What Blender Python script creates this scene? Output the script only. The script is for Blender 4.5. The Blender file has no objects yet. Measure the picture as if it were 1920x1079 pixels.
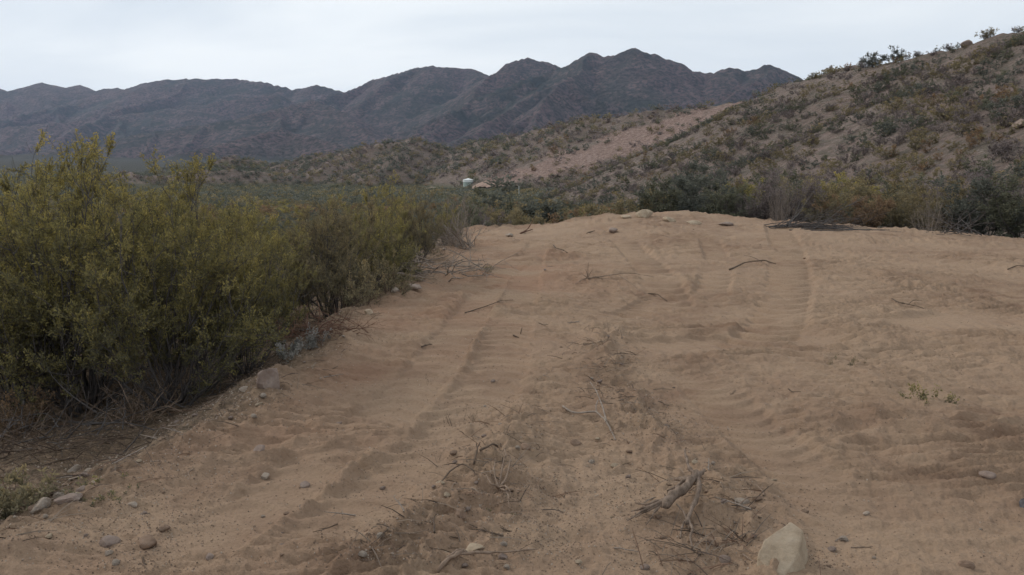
import bpy, math, random
import numpy as np
from math import radians as RAD

SC = bpy.context.scene
COL = SC.collection
# ------------------------------------------------------------------ camera
F_PX = 1507.0            # focal length in photo pixels (1920 wide)
HOR = 330.0              # horizon row in the photo
CAMZ = 1.6
PITCH = math.atan((539.5 - HOR) / F_PX)
cam_d = bpy.data.cameras.new('camera'); cam = bpy.data.objects.new('camera', cam_d); COL.objects.link(cam)
cam.location = (0, 0, CAMZ); cam.rotation_euler = (math.pi / 2 - PITCH, 0, 0)
cam_d.sensor_width = 36; cam_d.lens = 36 * F_PX / 1920; cam_d.clip_start = 0.05; cam_d.clip_end = 30000
SC.camera = cam
# ------------------------------------------------------------------ world and sun
SUN_EL, SUN_AZ = RAD(30), RAD(-58)     # azimuth from +Y towards +X
w = bpy.data.worlds.new('World'); SC.world = w; w.use_nodes = True
nt = w.node_tree; nd = nt.nodes; nd.clear(); lk = nt.links.new
out = nd.new('ShaderNodeOutputWorld'); bg = nd.new('ShaderNodeBackground'); bg.inputs['Strength'].default_value = 0.1
sky = nd.new('ShaderNodeTexSky'); sky.sky_type = 'NISHITA'; sky.sun_disc = False
sky.sun_elevation = SUN_EL; sky.sun_rotation = SUN_AZ; sky.dust_density = 3; sky.altitude = 1200
tc = nd.new('ShaderNodeTexCoord'); mp = nd.new('ShaderNodeMapping'); mp.inputs['Scale'].default_value = (1.0, 1.6, 5.0)
mp.inputs['Rotation'].default_value = (0.0, 0.22, 0.3)
n1 = nd.new('ShaderNodeTexNoise'); n1.inputs['Scale'].default_value = 1.35; n1.inputs['Detail'].default_value = 6; n1.inputs['Roughness'].default_value = 0.5
n1.inputs['Distortion'].default_value = 0.4
rp = nd.new('ShaderNodeValToRGB'); rp.color_ramp.elements[0].position = 0.36; rp.color_ramp.elements[1].position = 0.64
rp.color_ramp.elements[0].color = (6.8, 7.55, 8.25, 1); rp.color_ramp.elements[1].color = (9.9, 10.25, 10.3, 1)
mx = nd.new('ShaderNodeMix'); mx.data_type = 'RGBA'; mx.inputs[0].default_value = 0.9
lk(tc.outputs['Generated'], mp.inputs[0]); lk(mp.outputs[0], n1.inputs['Vector']); lk(n1.outputs[0], rp.inputs[0])
lk(sky.outputs[0], mx.inputs[6]); lk(rp.outputs[0], mx.inputs[7]); lk(mx.outputs[2], bg.inputs[0]); lk(bg.outputs[0], out.inputs[0])
sl = bpy.data.lights.new('sun', 'SUN'); sl.energy = 1.5; sl.angle = RAD(12); sl.color = (1, 0.93, 0.84)
so = bpy.data.objects.new('sun', sl); COL.objects.link(so); so.rotation_euler = (math.pi / 2 - SUN_EL, 0, -SUN_AZ + math.pi)
so.location = (0, 0, 50)
vs = SC.view_settings; vs.view_transform = 'Standard'; vs.look = 'None'; vs.exposure = 0.11; vs.gamma = 1
SC.render.engine = 'CYCLES'; cy = SC.cycles
cy.use_denoising = True; cy.max_bounces = 5; cy.diffuse_bounces = 3; cy.glossy_bounces = 1; cy.transmission_bounces = 2
cy.volume_bounces = 0; cy.transparent_max_bounces = 6; cy.use_adaptive_sampling = True; cy.adaptive_threshold = 0.02
SC.render.use_persistent_data = False

# ------------------------------------------------------------------ noise and geometry helpers
def _h(ix, iy, s):
    n = (ix * 374761393 + iy * 668265263 + s * 974711) & 0xFFFFFFFF
    n = ((n ^ (n >> 13)) * 1274126177) & 0xFFFFFFFF
    return ((n ^ (n >> 16)) & 0xFFFF) / 65535.0
def noise(x, y, s=0):
    x = np.asarray(x, float); y = np.asarray(y, float)
    ix = np.floor(x); iy = np.floor(y); fx = x - ix; fy = y - iy
    ix = ix.astype(np.int64); iy = iy.astype(np.int64)
    ux = fx * fx * fx * (fx * (fx * 6 - 15) + 10); uy = fy * fy * fy * (fy * (fy * 6 - 15) + 10)
    def g(a, b, dx, dy):
        t = _h(a, b, s) * 6.2831853
        return np.cos(t) * dx + np.sin(t) * dy
    a = g(ix, iy, fx, fy); b = g(ix + 1, iy, fx - 1, fy); c = g(ix, iy + 1, fx, fy - 1); d = g(ix + 1, iy + 1, fx - 1, fy - 1)
    return 1.4 * ((a + (b - a) * ux) * (1 - uy) + (c + (d - c) * ux) * uy)
def fbm(x, y, s=0, o=4, g=0.5):
    r = 0; a = 1; f = 1
    for k in range(o):
        r = r + a * noise(x * f + 17.3 * k, y * f - 9.1 * k, s + k); a *= g; f *= 2.03
    return r
def ridged(x, y, s=0, o=4):
    r = 0; a = 1; f = 1
    for k in range(o):
        r = r + a * (1 - 2 * np.abs(noise(x * f + 5.7 * k, y * f + 3.3 * k, s + k))); a *= 0.5; f *= 2.1
    return r
def sst(a, b, t):
    t = np.clip((t - a) / (b - a), 0, 1); return t * t * (3 - 2 * t)
def at(px, py, Y):
    """world point at forward distance Y seen at photo pixel (px, py)"""
    dx = (px - 960) / F_PX; dz = (539.5 - py) / F_PX
    cp, sp = math.cos(PITCH), math.sin(PITCH)
    fy = cp + dz * sp; fz = -sp + dz * cp
    k = Y / fy
    return (dx * k, Y, CAMZ + fz * k)
def project(x, y, z):
    cp, sp = math.cos(PITCH), math.sin(PITCH)
    f = y * cp - (z - CAMZ) * sp; u = y * sp + (z - CAMZ) * cp
    return 960 + F_PX * x / f, 539.5 - F_PX * u / f
def seg_dist(x, y, a, b):
    ax, ay = a[0], a[1]; bx, by = b[0] - ax, b[1] - ay
    L2 = bx * bx + by * by + 1e-9
    t = np.clip(((x - ax) * bx + (y - ay) * by) / L2, 0, 1)
    return np.hypot(x - ax - t * bx, y - ay - t * by), t

# ------------------------------------------------------------------ terrain definition
def ridge_pts(l): return [at(*p) for p in l]
HILL_NEAR = ridge_pts([(3300, -420, 60), (2600, -190, 78), (2250, -80, 92), (1920, 56, 105), (1800, 92, 114), (1700, 110, 122), (1600, 131, 132),
                       (1500, 152, 146), (1430, 186, 165), (1330, 256, 180), (1220, 300, 200), (1110, 332, 225)])
HILL_FAR = ridge_pts([(1600, 120, 250), (1480, 158, 252), (1400, 184, 256), (1300, 203, 268), (1200, 212, 280), (1100, 222, 300), (1000, 244, 325),
                      (930, 262, 350), (860, 276, 385)])
KNOLLS = [ridge_pts([(860, 285, 400), (820, 274, 395), (770, 264, 385), (700, 273, 390), (640, 288, 400), (570, 297, 420), (520, 310, 440)]),
          ridge_pts([(510, 308, 470), (430, 295, 460), (360, 310, 470), (280, 325, 480), (120, 328, 500), (-200, 318, 520), (-900, 312, 540)]),
          ridge_pts([(770, 266, 385), (740, 300, 345), (700, 330, 320)]), ridge_pts([(640, 290, 400), (600, 318, 360)]),
          ridge_pts([(200, 333, 330), (300, 326, 330), (400, 319, 335), (470, 323, 340), (560, 333, 350)])]
TRACKS = [  # pixel path, width m, lug spacing, depth
    ([(1165, 455), (1205, 492), (1240, 530), (1262, 575)], 0.62, 0.50, 0.030),
    ([(1455, 440), (1478, 480), (1480, 540), (1455, 610), (1400, 660)], 0.66, 0.36, 0.030),
    ([(1290, 690), (1340, 745), (1420, 820), (1540, 930), (1660, 1075)], 0.46, 0.19, 0.013),
    ([(520, 1079), (700, 950), (850, 830), (935, 700), (960, 600), (985, 520), (1010, 460)], 0.50, 0.24, 0.014),
    ([(260, 1079), (520, 930), (700, 800), (810, 700), (880, 600), (930, 520)], 0.45, 0.24, 0.012),
    ([(1075, 600), (1180, 590), (1240, 560), (1210, 540)], 0.5, 0.25, 0.026),
    ([(900, 650), (1200, 660), (1500, 640), (1900, 600)], 0.9, 0.20, 0.008),
    ([(1330, 460), (1350, 500), (1330, 560)], 0.5, 0.40, 0.022),
    ([(860, 560), (930, 520), (1000, 480)], 0.5, 0.3, 0.02),
]
def flat_hit(px, py, z=0.0):
    p = at(px, py, 1.0); k = (z - CAMZ) / (p[2] - CAMZ); return (p[0] * k, k)
TR = [([flat_hit(*p) for p in t[0]], t[1], t[2], t[3]) for t in TRACKS]
BERM = [flat_hit(*p) for p in [(1120, 620), (1140, 690), (1180, 790), (1260, 880), (1340, 960), (1440, 1079), (1600, 1250)]]
BERM2 = [flat_hit(*p) for p in [(960, 790), (930, 900), (850, 1000), (700, 1100)]]

def left_edge(y): return np.interp(y, [-40, 0, 3.65, 4.16, 5.2, 6.5, 9.3, 12, 18, 24, 60], [-3.4, -3.0, -2.33, -2.08, -1.84, -1.78, -1.85, -1.5, -1.45, -1.6, -3.0]) + 0.14 * noise(y * 0.8, y * 0 + 3.1, 5)
def far_edge(x): return np.interp(x, [-8, -1.5, 0.3, 4, 6, 9, 13, 20, 40], [23, 23.5, 24.5, 26, 25, 23, 21, 19.5, 17]) + 0.5 * noise(x * 0.6, x * 0 + 1.7, 6)
def pad_out(x, y):
    """distance outside the bulldozed pad (negative inside)"""
    a = left_edge(y) - x; b = y - far_edge(x)
    return np.where((a > 0) & (b > 0), np.hypot(a, b), np.maximum(a, b))

def polyfield(x, y, pts, slope, p=1.0):
    h = np.full(np.shape(x), -1e3)
    for a, b in zip(pts[:-1], pts[1:]):
        d, t = seg_dist(x, y, a, b)
        h = np.maximum(h, a[2] + (b[2] - a[2]) * t - slope * d)
    return h
def smax(a, b, k):
    h = np.clip(0.5 + 0.5 * (a - b) / k, 0, 1); return b + (a - b) * h + k * h * (1 - h)

# mountain skeleton: main crests, spurs and side spurs
MR = random.Random(7)
CRESTS = [
    (0.42, ridge_pts([(-700, 278, 2500), (-200, 284, 2450), (0, 290, 2400), (120, 284, 2350), (220, 296, 2300), (330, 304, 2200), (420, 300, 2150)])),
    (0.50, ridge_pts([(-900, 190, 6300), (-500, 178, 6200), (-200, 168, 6000), (0, 163, 5900), (70, 157, 5900), (110, 155, 5900), (165, 161, 5800), (235, 164, 5700), (290, 152, 5600), (340, 149, 5600), (440, 149, 5600), (495, 154, 5500), (545, 169, 5400), (598, 161, 5300), (655, 173, 5200)])),
    (0.55, ridge_pts([(655, 173, 5200), (700, 153, 4900), (765, 133, 4700), (818, 122, 4600), (850, 129, 4600), (885, 129, 4600), (920, 149, 4700)])),
    (0.62, ridge_pts([(1045, 128, 4100), (1020, 117, 4050), (985, 110, 4000), (955, 119, 3950), (925, 146, 3800), (880, 190, 3500), (830, 235, 3200), (785, 262, 3000)])),
    (0.62, ridge_pts([(1050, 131, 3700), (1080, 112, 3600), (1118, 101, 3550), (1135, 105, 3550), (1165, 100, 3500), (1192, 92, 3500), (1230, 105, 3500), (1262, 118, 3500), (1290, 131, 3500), (1330, 139, 3450),
                      (1358, 128, 3400), (1400, 133, 3400), (1440, 122, 3350), (1480, 135, 3350), (1540, 165, 3300), (1650, 180, 3300), (1900, 170, 3300), (2500, 150, 3300)])),
    (0.62, ridge_pts([(1050, 131, 3700), (1010, 165, 3400), (960, 205, 3100), (900, 240, 2800), (850, 262, 2600)])),
    (0.50, ridge_pts([(-500, 290, 3400), (0, 297, 3400), (130, 272, 3500), (230, 256, 3500), (350, 240, 3600), (470, 214, 3700), (540, 200, 3800), (590, 188, 3900), (640, 210, 3700), (680, 240, 3500), (720, 268, 3300)])),
    (0.50, ridge_pts([(-300, 250, 4500), (0, 240, 4500), (90, 232, 4500), (200, 222, 4600), (300, 206, 4700), (420, 190, 4800), (520, 178, 4900)])),
    (0.50, ridge_pts([(300, 300, 2500), (400, 272, 2700), (470, 252, 2800), (530, 242, 2900), (600, 262, 2800), (680, 285, 2600)])),
]
SEGS = []
def add_line(pts, slope):
    for a, b in zip(pts[:-1], pts[1:]): SEGS.append((a, b, slope))
def spur(p, ang, L, drop, depth, slope):
    n = 4 if depth == 0 else 2
    pts = [p]; x, y, z = p
    for k in range(n):
        ang += MR.uniform(-0.32, 0.32)
        x += math.cos(ang) * L / n; y += math.sin(ang) * L / n
        z -= drop / n * MR.uniform(0.6, 1.4)
        pts.append((x, y, z))
    add_line(pts, slope)
    if depth < 1:
        m = max(2, int(L / 260))
        for k in range(m):
            t = (k + MR.uniform(0.2, 0.8)) / m * n; i = min(n - 1, int(t)); f = t - i
            q = tuple(pts[i][c] * (1 - f) + pts[i + 1][c] * f for c in range(3))
            sd = 1 if k % 2 else -1
            spur(q, ang + sd * MR.uniform(0.6, 1.15), L * MR.uniform(0.25, 0.42), drop * MR.uniform(0.38, 0.55), depth + 1, slope * 1.15)
for slope, pts in CRESTS:
    add_line(pts, slope)
    acc = 0
    for a, b in zip(pts[:-1], pts[1:]):
        L = math.hypot(b[0] - a[0], b[1] - a[1]); d = math.atan2(b[1] - a[1], b[0] - a[0])
        if abs((a[0] + b[0]) / 2) > 0.8 * a[1]: continue
        pos = MR.uniform(40, 160)
        while pos < L:
            f = pos / L; q = tuple(a[c] * (1 - f) + b[c] * f for c in range(3))
            hgt = q[2] - 30
            for sd in (1, -1):
                ang = d + sd * math.pi / 2
                if math.sin(ang) > 0.3: continue          # spurs on the side one can see
                spur(q, ang + MR.uniform(-0.35, 0.35), hgt * MR.uniform(1.7, 2.5), hgt * MR.uniform(0.75, 0.95), 0, slope * 1.4)
            pos += MR.uniform(250, 450)

def mountains_h(x, y):
    h = np.full(x.shape, -1e3)
    wx = x + 35 * fbm(x / 330, y / 330, 31, 3); wy = y + 35 * fbm(x / 330, y / 330, 41, 3)
    for a, b, s in SEGS:
        zt = max(a[2], b[2]); R = zt / s
        x0, x1 = min(a[0], b[0]) - R, max(a[0], b[0]) + R; y0, y1 = min(a[1], b[1]) - R, max(a[1], b[1]) + R
        m = np.nonzero((wx > x0) & (wx < x1) & (wy > y0) & (wy < y1))[0]
        if not len(m): continue
        d, t = seg_dist(wx[m], wy[m], a, b)
        v = a[2] + (b[2] - a[2]) * t - s * d
        h[m] = np.maximum(h[m], v)
    rg = ridged(x / 170, y / 170, 51, 5)
    return h + np.clip(h, 0, 400) * 0.018 * (rg - 0.6) + 1.2 * fbm(x / 25, y / 25, 61, 3)

def detail(x, y, inside):
    z = 0.075 * fbm(x * 0.22, y * 0.22, 1, 3) + 0.020 * fbm(x * 1.3, y * 1.3, 2, 3)
    # crescent ripples left by turning wheels
    wx = x + 0.45 * noise(x * 0.9, y * 0.9, 8); wy = y + 0.22 * noise(x * 0.7 + 9, y * 0.7, 9)
    m = sst(-0.25, 0.35, noise(x * 0.45, y * 0.45, 10)); m2 = sst(-0.2, 0.3, noise(x * 0.8 + 5, y * 0.8, 20))
    def rd(a, b, s_): return 1 - np.abs(2 * noise(wx * a, wy * b, s_))
    z = z + inside * (0.020 * rd(1.1, 4.2, 11) * (0.35 + m) + 0.042 * rd(1.7, 7.5, 12) * (0.3 + m) + 0.026 * rd(3.4, 15.0, 19) * (0.2 + m2))
    # trodden crust: broken plates and grains
    z = z + 0.013 * fbm(x * 7, y * 7, 13, 4) + inside * 0.010 * np.clip(fbm(x * 17, y * 17, 23, 3), -0.1, 1)
    c = noise(x * 2.6, y * 2.6, 14); z = z - inside * 0.018 * sst(0.42, 0.6, c)
    return z
def tracks_h(x, y):
    z = np.zeros_like(x); cov = np.zeros_like(x)
    for pts, wd, sp, dep in TR:
        dep = dep * 1.9
        s0 = 0.0
        best = np.full(x.shape, 1e9); S = np.zeros_like(x); U = np.zeros_like(x)
        for a, b in zip(pts[:-1], pts[1:]):
            d, t = seg_dist(x, y, a, b); L = math.hypot(b[0] - a[0], b[1] - a[1])
            u = ((b[0] - a[0]) * (y - a[1]) - (b[1] - a[1]) * (x - a[0])) / L
            m = d < best
            best = np.where(m, d, best); S = np.where(m, s0 + t * L, S); U = np.where(m, u, U); s0 += L
        hw = wd / 2
        msk = 1 - sst(hw * 0.8, hw * 1.15, best)
        ends = sst(0, 0.5, S) * (1 - sst(s0 - 0.6, s0, S))
        patch = sst(-0.5, -0.1, noise(x * 0.7 + 3, y * 0.7, 21 + int(wd * 100)))
        ph = (S + 0.55 * U * U / hw + 0.05 * noise(x * 3, y * 3, 22)) / sp
        fr = ph - np.floor(ph)
        lug = sst(0, 0.28, fr) * (1 - sst(0.36, 0.64, fr)) * (0.85 + 0.3 * noise(x * 4, y * 4, 24))
        rim = np.exp(-((best - hw * 1.15) / 0.06) ** 2)
        z = z + ends * (msk * patch * dep * (lug - 0.5) + 0.05 * dep * rim * patch); cov = np.maximum(cov, msk * ends * patch)
    return z, cov
def line_d(x, y, pts):
    d = np.full(np.shape(x), 1e9)
    for a, b in zip(pts[:-1], pts[1:]): d = np.minimum(d, seg_dist(x, y, a, b)[0])
    return d

def height(x, y):
    x = np.asarray(x, float); y = np.asarray(y, float); shp = x.shape
    x = x.ravel(); y = y.ravel(); r = np.hypot(x, y)
    o = pad_out(x, y)
    # levelled pad, its crown by the far edge
    pad = 0.24 * np.exp(-(((x - 4.2) / 3.2) ** 2 + ((y - 26) / 5.0) ** 2)) + 0.012 * np.clip(y - 8, 0, 20) * sst(1, 6, x) * (1 - sst(9, 16, x)) - 0.02 * np.clip(x - 8, 0, 12) * sst(8, 20, y)
    # outside: a short bank, then the lower ground, the valley in the middle and a bench on the right
    bench = sst(2.5, 7.5, x - 0.10 * np.clip(y - 30, 0, 300))
    low = -0.42 + 0.2 * bench - 0.05 * np.clip(o, 0, 20) * (1 - 0.8 * bench) - 3.0 * sst(3, 26, y - 16) * (1 - bench) * sst(0, 12, o)
    low = low + 0.10 * fbm(x * 0.5, y * 0.5, 3, 3)
    far = np.interp(r, [0, 60, 350, 700, 2500, 9000], [-4.4, -4.9, -3.6, 0, 45, 60])
    fb = sst(30, 75, r) * (1 - bench) + sst(50, 110, r) * bench
    base = low * (1 - fb) + far * fb
    k = sst(0.0, 1.1, o)
    z = pad * (1 - k) + base * k
    rimx = 0.09 * np.exp(-((o + 0.15) / 0.28) ** 2) * (0.5 + fbm(x * 0.9, y * 0.9, 4, 2))
    z = z + np.where(r < 60, rimx, 0)
    hn = polyfield(x, y, HILL_NEAR, 0.47); hf = polyfield(x, y, HILL_FAR, 0.50)
    ns = np.minimum(1, r / 60)
    hn = hn + ns * (0.9 * fbm(x / 16, y / 16, 71, 4) * np.clip((hn + 5) / 12, 0, 1)); hf = hf + 1.3 * fbm(x / 22, y / 22, 81, 4) * np.clip((hf + 5) / 12, 0, 1)
    m = (r > 25) & (r < 900)
    z = np.where(m, smax(hn, z, 2.0), z); z = np.where(m, smax(hf, z, 2.0), z)
    for q, kp in enumerate(KNOLLS):
        hk = polyfield(x, y, kp, 0.42) + 1.6 * (ridged(x / 26, y / 26, 91 + q, 3) - 0.7)
        z = np.where(m, smax(hk, z, 3.0), z)
    M = np.nonzero((r > 1300) & (y > 0) & (np.abs(x) < 1.3 * y))[0]
    if len(M): z[M] = smax(mountains_h(x[M], y[M]), z[M], 14.0)
    N = np.nonzero(r < 60)[0]
    if len(N):
        xn, yn = x[N], y[N]; ins = 1 - sst(-0.3, 0.3, o[N]); fade = 1 - sst(40, 60, r[N])
        d = detail(xn, yn, ins); th, cov = tracks_h(xn, yn)
        d0 = 0.075 * fbm(xn * 0.22, yn * 0.22, 1, 3); d = d0 + (d - d0) * (1 - 0.9 * cov)
        bd = line_d(xn, yn, BERM); b2 = line_d(xn, yn, BERM2)
        lump = np.exp(-(bd / 0.26) ** 2); l2 = np.exp(-(b2 / 0.3) ** 2)
        clod = np.clip(fbm(xn * 5.2, yn * 5.2, 15, 4), 0, 1)
        berm = lump * (0.030 + 0.045 * fbm(xn * 2, yn * 2, 16, 2)) + l2 * 0.025 + (lump + l2) * (0.065 * clod + 0.030 * np.clip(fbm(xn * 13, yn * 13, 17, 3), 0, 1))
        edge = np.exp(-((o[N] - 0.1) / 0.6) ** 2) * 0.06 * np.clip(fbm(xn * 4.5, yn * 4.5, 18, 4), 0, 1)
        z[N] = z[N] + fade * (d * (1 - 0.7 * np.clip(lump, 0, 1)) + th * ins + berm * ins + edge)
    return z.reshape(shp)
def ground_z(x, y): return float(height(np.array([x]), np.array([y]))[0])
def hit(px, py):
    """where the sight line through a photo pixel meets the ground"""
    d = np.array(at(px, py, 1.0)) - np.array([0, 0, CAMZ])
    t = np.concatenate([np.arange(2.0, 40, 0.04), np.geomspace(40, 700, 700)])
    g = height(d[0] * t, d[1] * t); rz = CAMZ + d[2] * t
    i = np.argmax(rz < g)
    return (d[0] * t[i], d[1] * t[i], g[i])

# ------------------------------------------------------------------ mesh helper
def mk_mesh(name, V, F, tint=None, attrs=None, mats=(), mi=None, smooth=False):
    V = np.ascontiguousarray(V, np.float32).reshape(-1, 3); F = np.ascontiguousarray(F, np.int32)
    n, k = F.shape
    me = bpy.data.meshes.new(name)
    me.vertices.add(len(V)); me.vertices.foreach_set('co', V.ravel())
    me.loops.add(n * k); me.loops.foreach_set('vertex_index', F.ravel())
    me.polygons.add(n); me.polygons.foreach_set('loop_start', np.arange(0, n * k, k, dtype=np.int32))
    if mi is not None: me.polygons.foreach_set('material_index', np.ascontiguousarray(mi, np.int32))
    me.polygons.foreach_set('use_smooth', np.full(n, smooth, bool))
    for nm, v in (attrs or {}).items():
        a = me.attributes.new(nm, 'FLOAT', 'POINT'); a.data.foreach_set('value', np.ascontiguousarray(v, np.float32))
    if tint is not None:
        a = me.attributes.new('tint', 'FLOAT_COLOR', 'POINT')
        c = np.ones((len(V), 4), np.float32); c[:, :3] = tint; a.data.foreach_set('color', c.ravel())
    for m in mats: me.materials.append(m)
    me.update(calc_edges=True); me.validate(clean_customdata=False) if False else None
    return me
def obj(name, me, parent=None, loc=None, rotz=0, **props):
    o = bpy.data.objects.new(name, me); COL.objects.link(o)
    if parent is not None: o.parent = parent
    if loc is not None: o.location = loc
    if rotz: o.rotation_euler = (0, 0, rotz)
    for k_, v in props.items(): o[k_] = v
    return o
def thing(name, label, cat, loc=(0, 0, 0), rotz=0, group=None, me=None):
    o = bpy.data.objects.new(name, me); COL.objects.link(o); o.location = loc; o.rotation_euler = (0, 0, rotz)
    o['label'] = label; o['category'] = cat
    if group: o['group'] = group
    return o

# ------------------------------------------------------------------ materials
def mat(name):
    m = bpy.data.materials.new(name); m.use_nodes = True; t = m.node_tree; b = t.nodes['Principled BSDF']
    b.inputs['Roughness'].default_value = 0.95; b.inputs['Specular IOR Level'].default_value = 0.15
    return m, t, b
def N(t, ty, **kw):
    n = t.nodes.new(ty)
    for k_, v in kw.items():
        if k_ in n.inputs: n.inputs[k_].default_value = v
        else: setattr(n, k_, v)
    return n
def tex_noise(t, vec, scale, detail_=4, rough=0.55):
    n = N(t, 'ShaderNodeTexNoise'); n.inputs['Scale'].default_value = scale; n.inputs['Detail'].default_value = detail_; n.inputs['Roughness'].default_value = rough
    t.links.new(vec, n.inputs['Vector']); return n.outputs[0]
def ramp(t, fac, stops):
    r = N(t, 'ShaderNodeValToRGB'); el = r.color_ramp.elements
    while len(el) < len(stops): el.new(0.5)
    for e, (p, c) in zip(el, stops): e.position = p; e.color = (c, c, c, 1) if isinstance(c, (int, float)) else (*c, 1)
    t.links.new(fac, r.inputs[0]); return r.outputs[0]
def mix(t, f, a, b, mode='MIX'):
    m = N(t, 'ShaderNodeMix'); m.data_type = 'RGBA'; m.blend_type = mode
    for s, i in ((f, 0), (a, 6), (b, 7)):
        if hasattr(s, 'links'): t.links.new(s, m.inputs[i])
        else: m.inputs[i].default_value = s if i == 0 else (*s, 1)
    return m.outputs[2]
def bump(t, b, hsock, strength, dist):
    n = N(t, 'ShaderNodeBump'); n.inputs['Strength'].default_value = strength; n.inputs['Distance'].default_value = dist
    t.links.new(hsock, n.inputs['Height'])
    t.links.new(n.outputs[0], b.inputs['Normal']); return n
def geo_pos(t): return N(t, 'ShaderNodeNewGeometry').outputs['Position']
def attr(t, name): a = N(t, 'ShaderNodeAttribute'); a.attribute_name = name; return a

def sand_material():
    m, t, b = mat('sand'); P = geo_pos(t)
    big = tex_noise(t, P, 0.35, 4); mid = tex_noise(t, P, 2.3, 6, 0.6); fine = tex_noise(t, P, 38, 4, 0.7); gr = tex_noise(t, P, 170, 2, 0.6)
    c = mix(t, ramp(t, big, [(0.40, 0.0), (0.60, 1.0)]), (0.214, 0.136, 0.091), (0.318, 0.221, 0.150))
    c = mix(t, ramp(t, mid, [(0.35, 0.0), (0.7, 1.0)]), c, (0.310, 0.216, 0.145))
    red = attr(t, 'red').outputs['Fac']; c = mix(t, red, c, (0.279, 0.153, 0.098))
    lit = attr(t, 'litter').outputs['Fac']
    ln = ramp(t, tex_noise(t, P, 16, 6, 0.75), [(0.40, (0.089, 0.067, 0.046)), (0.52, (0.155, 0.109, 0.073)), (0.66, (0.259, 0.182, 0.122))])
    c = mix(t, lit, c, ln)
    c = mix(t, ramp(t, fine, [(0.30, 0.40), (0.5, 0.0)]), c, (0.155, 0.098, 0.066))
    c = mix(t, ramp(t, gr, [(0.68, 0.0), (0.78, 0.55)]), c, (0.428, 0.326, 0.242))
    t.links.new(c, b.inputs['Base Color'])
    ad = N(t, 'ShaderNodeMath', operation='ADD'); t.links.new(tex_noise(t, P, 14, 8, 0.75), ad.inputs[0]); t.links.new(fine, ad.inputs[1])
    bump(t, b, ad.outputs[0], 1.0, 0.016)
    return m
def hill_material():
    m, t, b = mat('hill_soil'); P = geo_pos(t)
    a1 = tex_noise(t, P, 0.09, 5); a2 = tex_noise(t, P, 0.7, 6, 0.65); a3 = tex_noise(t, P, 2.6, 5, 0.7)
    c = mix(t, ramp(t, a1, [(0.35, 0.0), (0.65, 1.0)]), (0.161, 0.119, 0.100), (0.230, 0.172, 0.148))
    c = mix(t, ramp(t, a2, [(0.42, 0.0), (0.60, 0.85)]), c, (0.114, 0.099, 0.077))
    c = mix(t, ramp(t, a3, [(0.56, 0.0), (0.72, 0.8)]), c, (0.327, 0.273, 0.244))
    sc = attr(t, 'scree').outputs['Fac']
    c2 = ramp(t, tex_noise(t, P, 1.1, 7, 0.75), [(0.32, (0.145, 0.101, 0.083)), (0.5, (0.242, 0.167, 0.139)), (0.68, (0.363, 0.281, 0.244))])
    c = mix(t, sc, c, c2)
    va = attr(t, 'valley').outputs['Fac']
    cv = ramp(t, a2, [(0.35, (0.061, 0.064, 0.040)), (0.58, (0.096, 0.093, 0.059)), (0.76, (0.182, 0.153, 0.115))])
    c = mix(t, va, c, cv)
    t.links.new(c, b.inputs['Base Color'])
    bump(t, b, a2, 1.0, 1.2)
    return m
def mountain_material():
    m, t, b = mat('mountain_rock'); P = geo_pos(t)
    a1 = tex_noise(t, P, 0.0022, 6, 0.6); a2 = tex_noise(t, P, 0.012, 7, 0.7); a3 = tex_noise(t, P, 0.06, 5, 0.75)
    c = mix(t, ramp(t, a1, [(0.42, 0.0), (0.58, 1.0)]), (0.047, 0.051, 0.041), (0.111, 0.075, 0.073))
    c = mix(t, ramp(t, a2, [(0.46, 0.0), (0.62, 0.85)]), c, (0.180, 0.124, 0.117))
    c = mix(t, ramp(t, a3, [(0.42, 0.9), (0.56, 0.0)]), c, (0.019, 0.028, 0.021))
    c = mix(t, attr(t, 'valley').outputs['Fac'], c, (0.060, 0.061, 0.051))
    t.links.new(c, b.inputs['Base Color'])
    ad = N(t, 'ShaderNodeMath', operation='ADD'); t.links.new(a2, ad.inputs[0]); t.links.new(a3, ad.inputs[1])
    bump(t, b, ad.outputs[0], 1.0, 13)
    return m
def leaf_material():
    m, t, b = mat('leaf'); a = attr(t, 'tint').outputs['Color']
    oi = N(t, 'ShaderNodeObjectInfo'); hs = N(t, 'ShaderNodeHueSaturation')
    mr = N(t, 'ShaderNodeMapRange'); mr.inputs['To Min'].default_value = 0.80; mr.inputs['To Max'].default_value = 1.2
    t.links.new(oi.outputs['Random'], mr.inputs[0]); t.links.new(mr.outputs[0], hs.inputs['Value']); t.links.new(a, hs.inputs['Color'])
    t.links.new(hs.outputs[0], b.inputs['Base Color'])
    tr = N(t, 'ShaderNodeBsdfTranslucent'); t.links.new(hs.outputs[0], tr.inputs[0])
    ms = N(t, 'ShaderNodeMixShader'); ms.inputs[0].default_value = 0.3
    t.links.new(b.outputs[0], ms.inputs[1]); t.links.new(tr.outputs[0], ms.inputs[2])
    t.links.new(ms.outputs[0], t.nodes['Material Output'].inputs[0])
    return m
def wood_material(name, c1, c2, sc=30):
    m, t, b = mat(name); tcn = N(t, 'ShaderNodeTexCoord').outputs['Object']
    mpn = N(t, 'ShaderNodeMapping'); mpn.inputs['Scale'].default_value = (1, 1, 0.3); t.links.new(tcn, mpn.inputs[0])
    n_ = tex_noise(t, mpn.outputs[0], sc, 5, 0.7)
    c = ramp(t, n_, [(0.35, c1), (0.65, c2)]); t.links.new(c, b.inputs['Base Color']); bump(t, b, n_, 0.6, 0.006); return m
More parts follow.
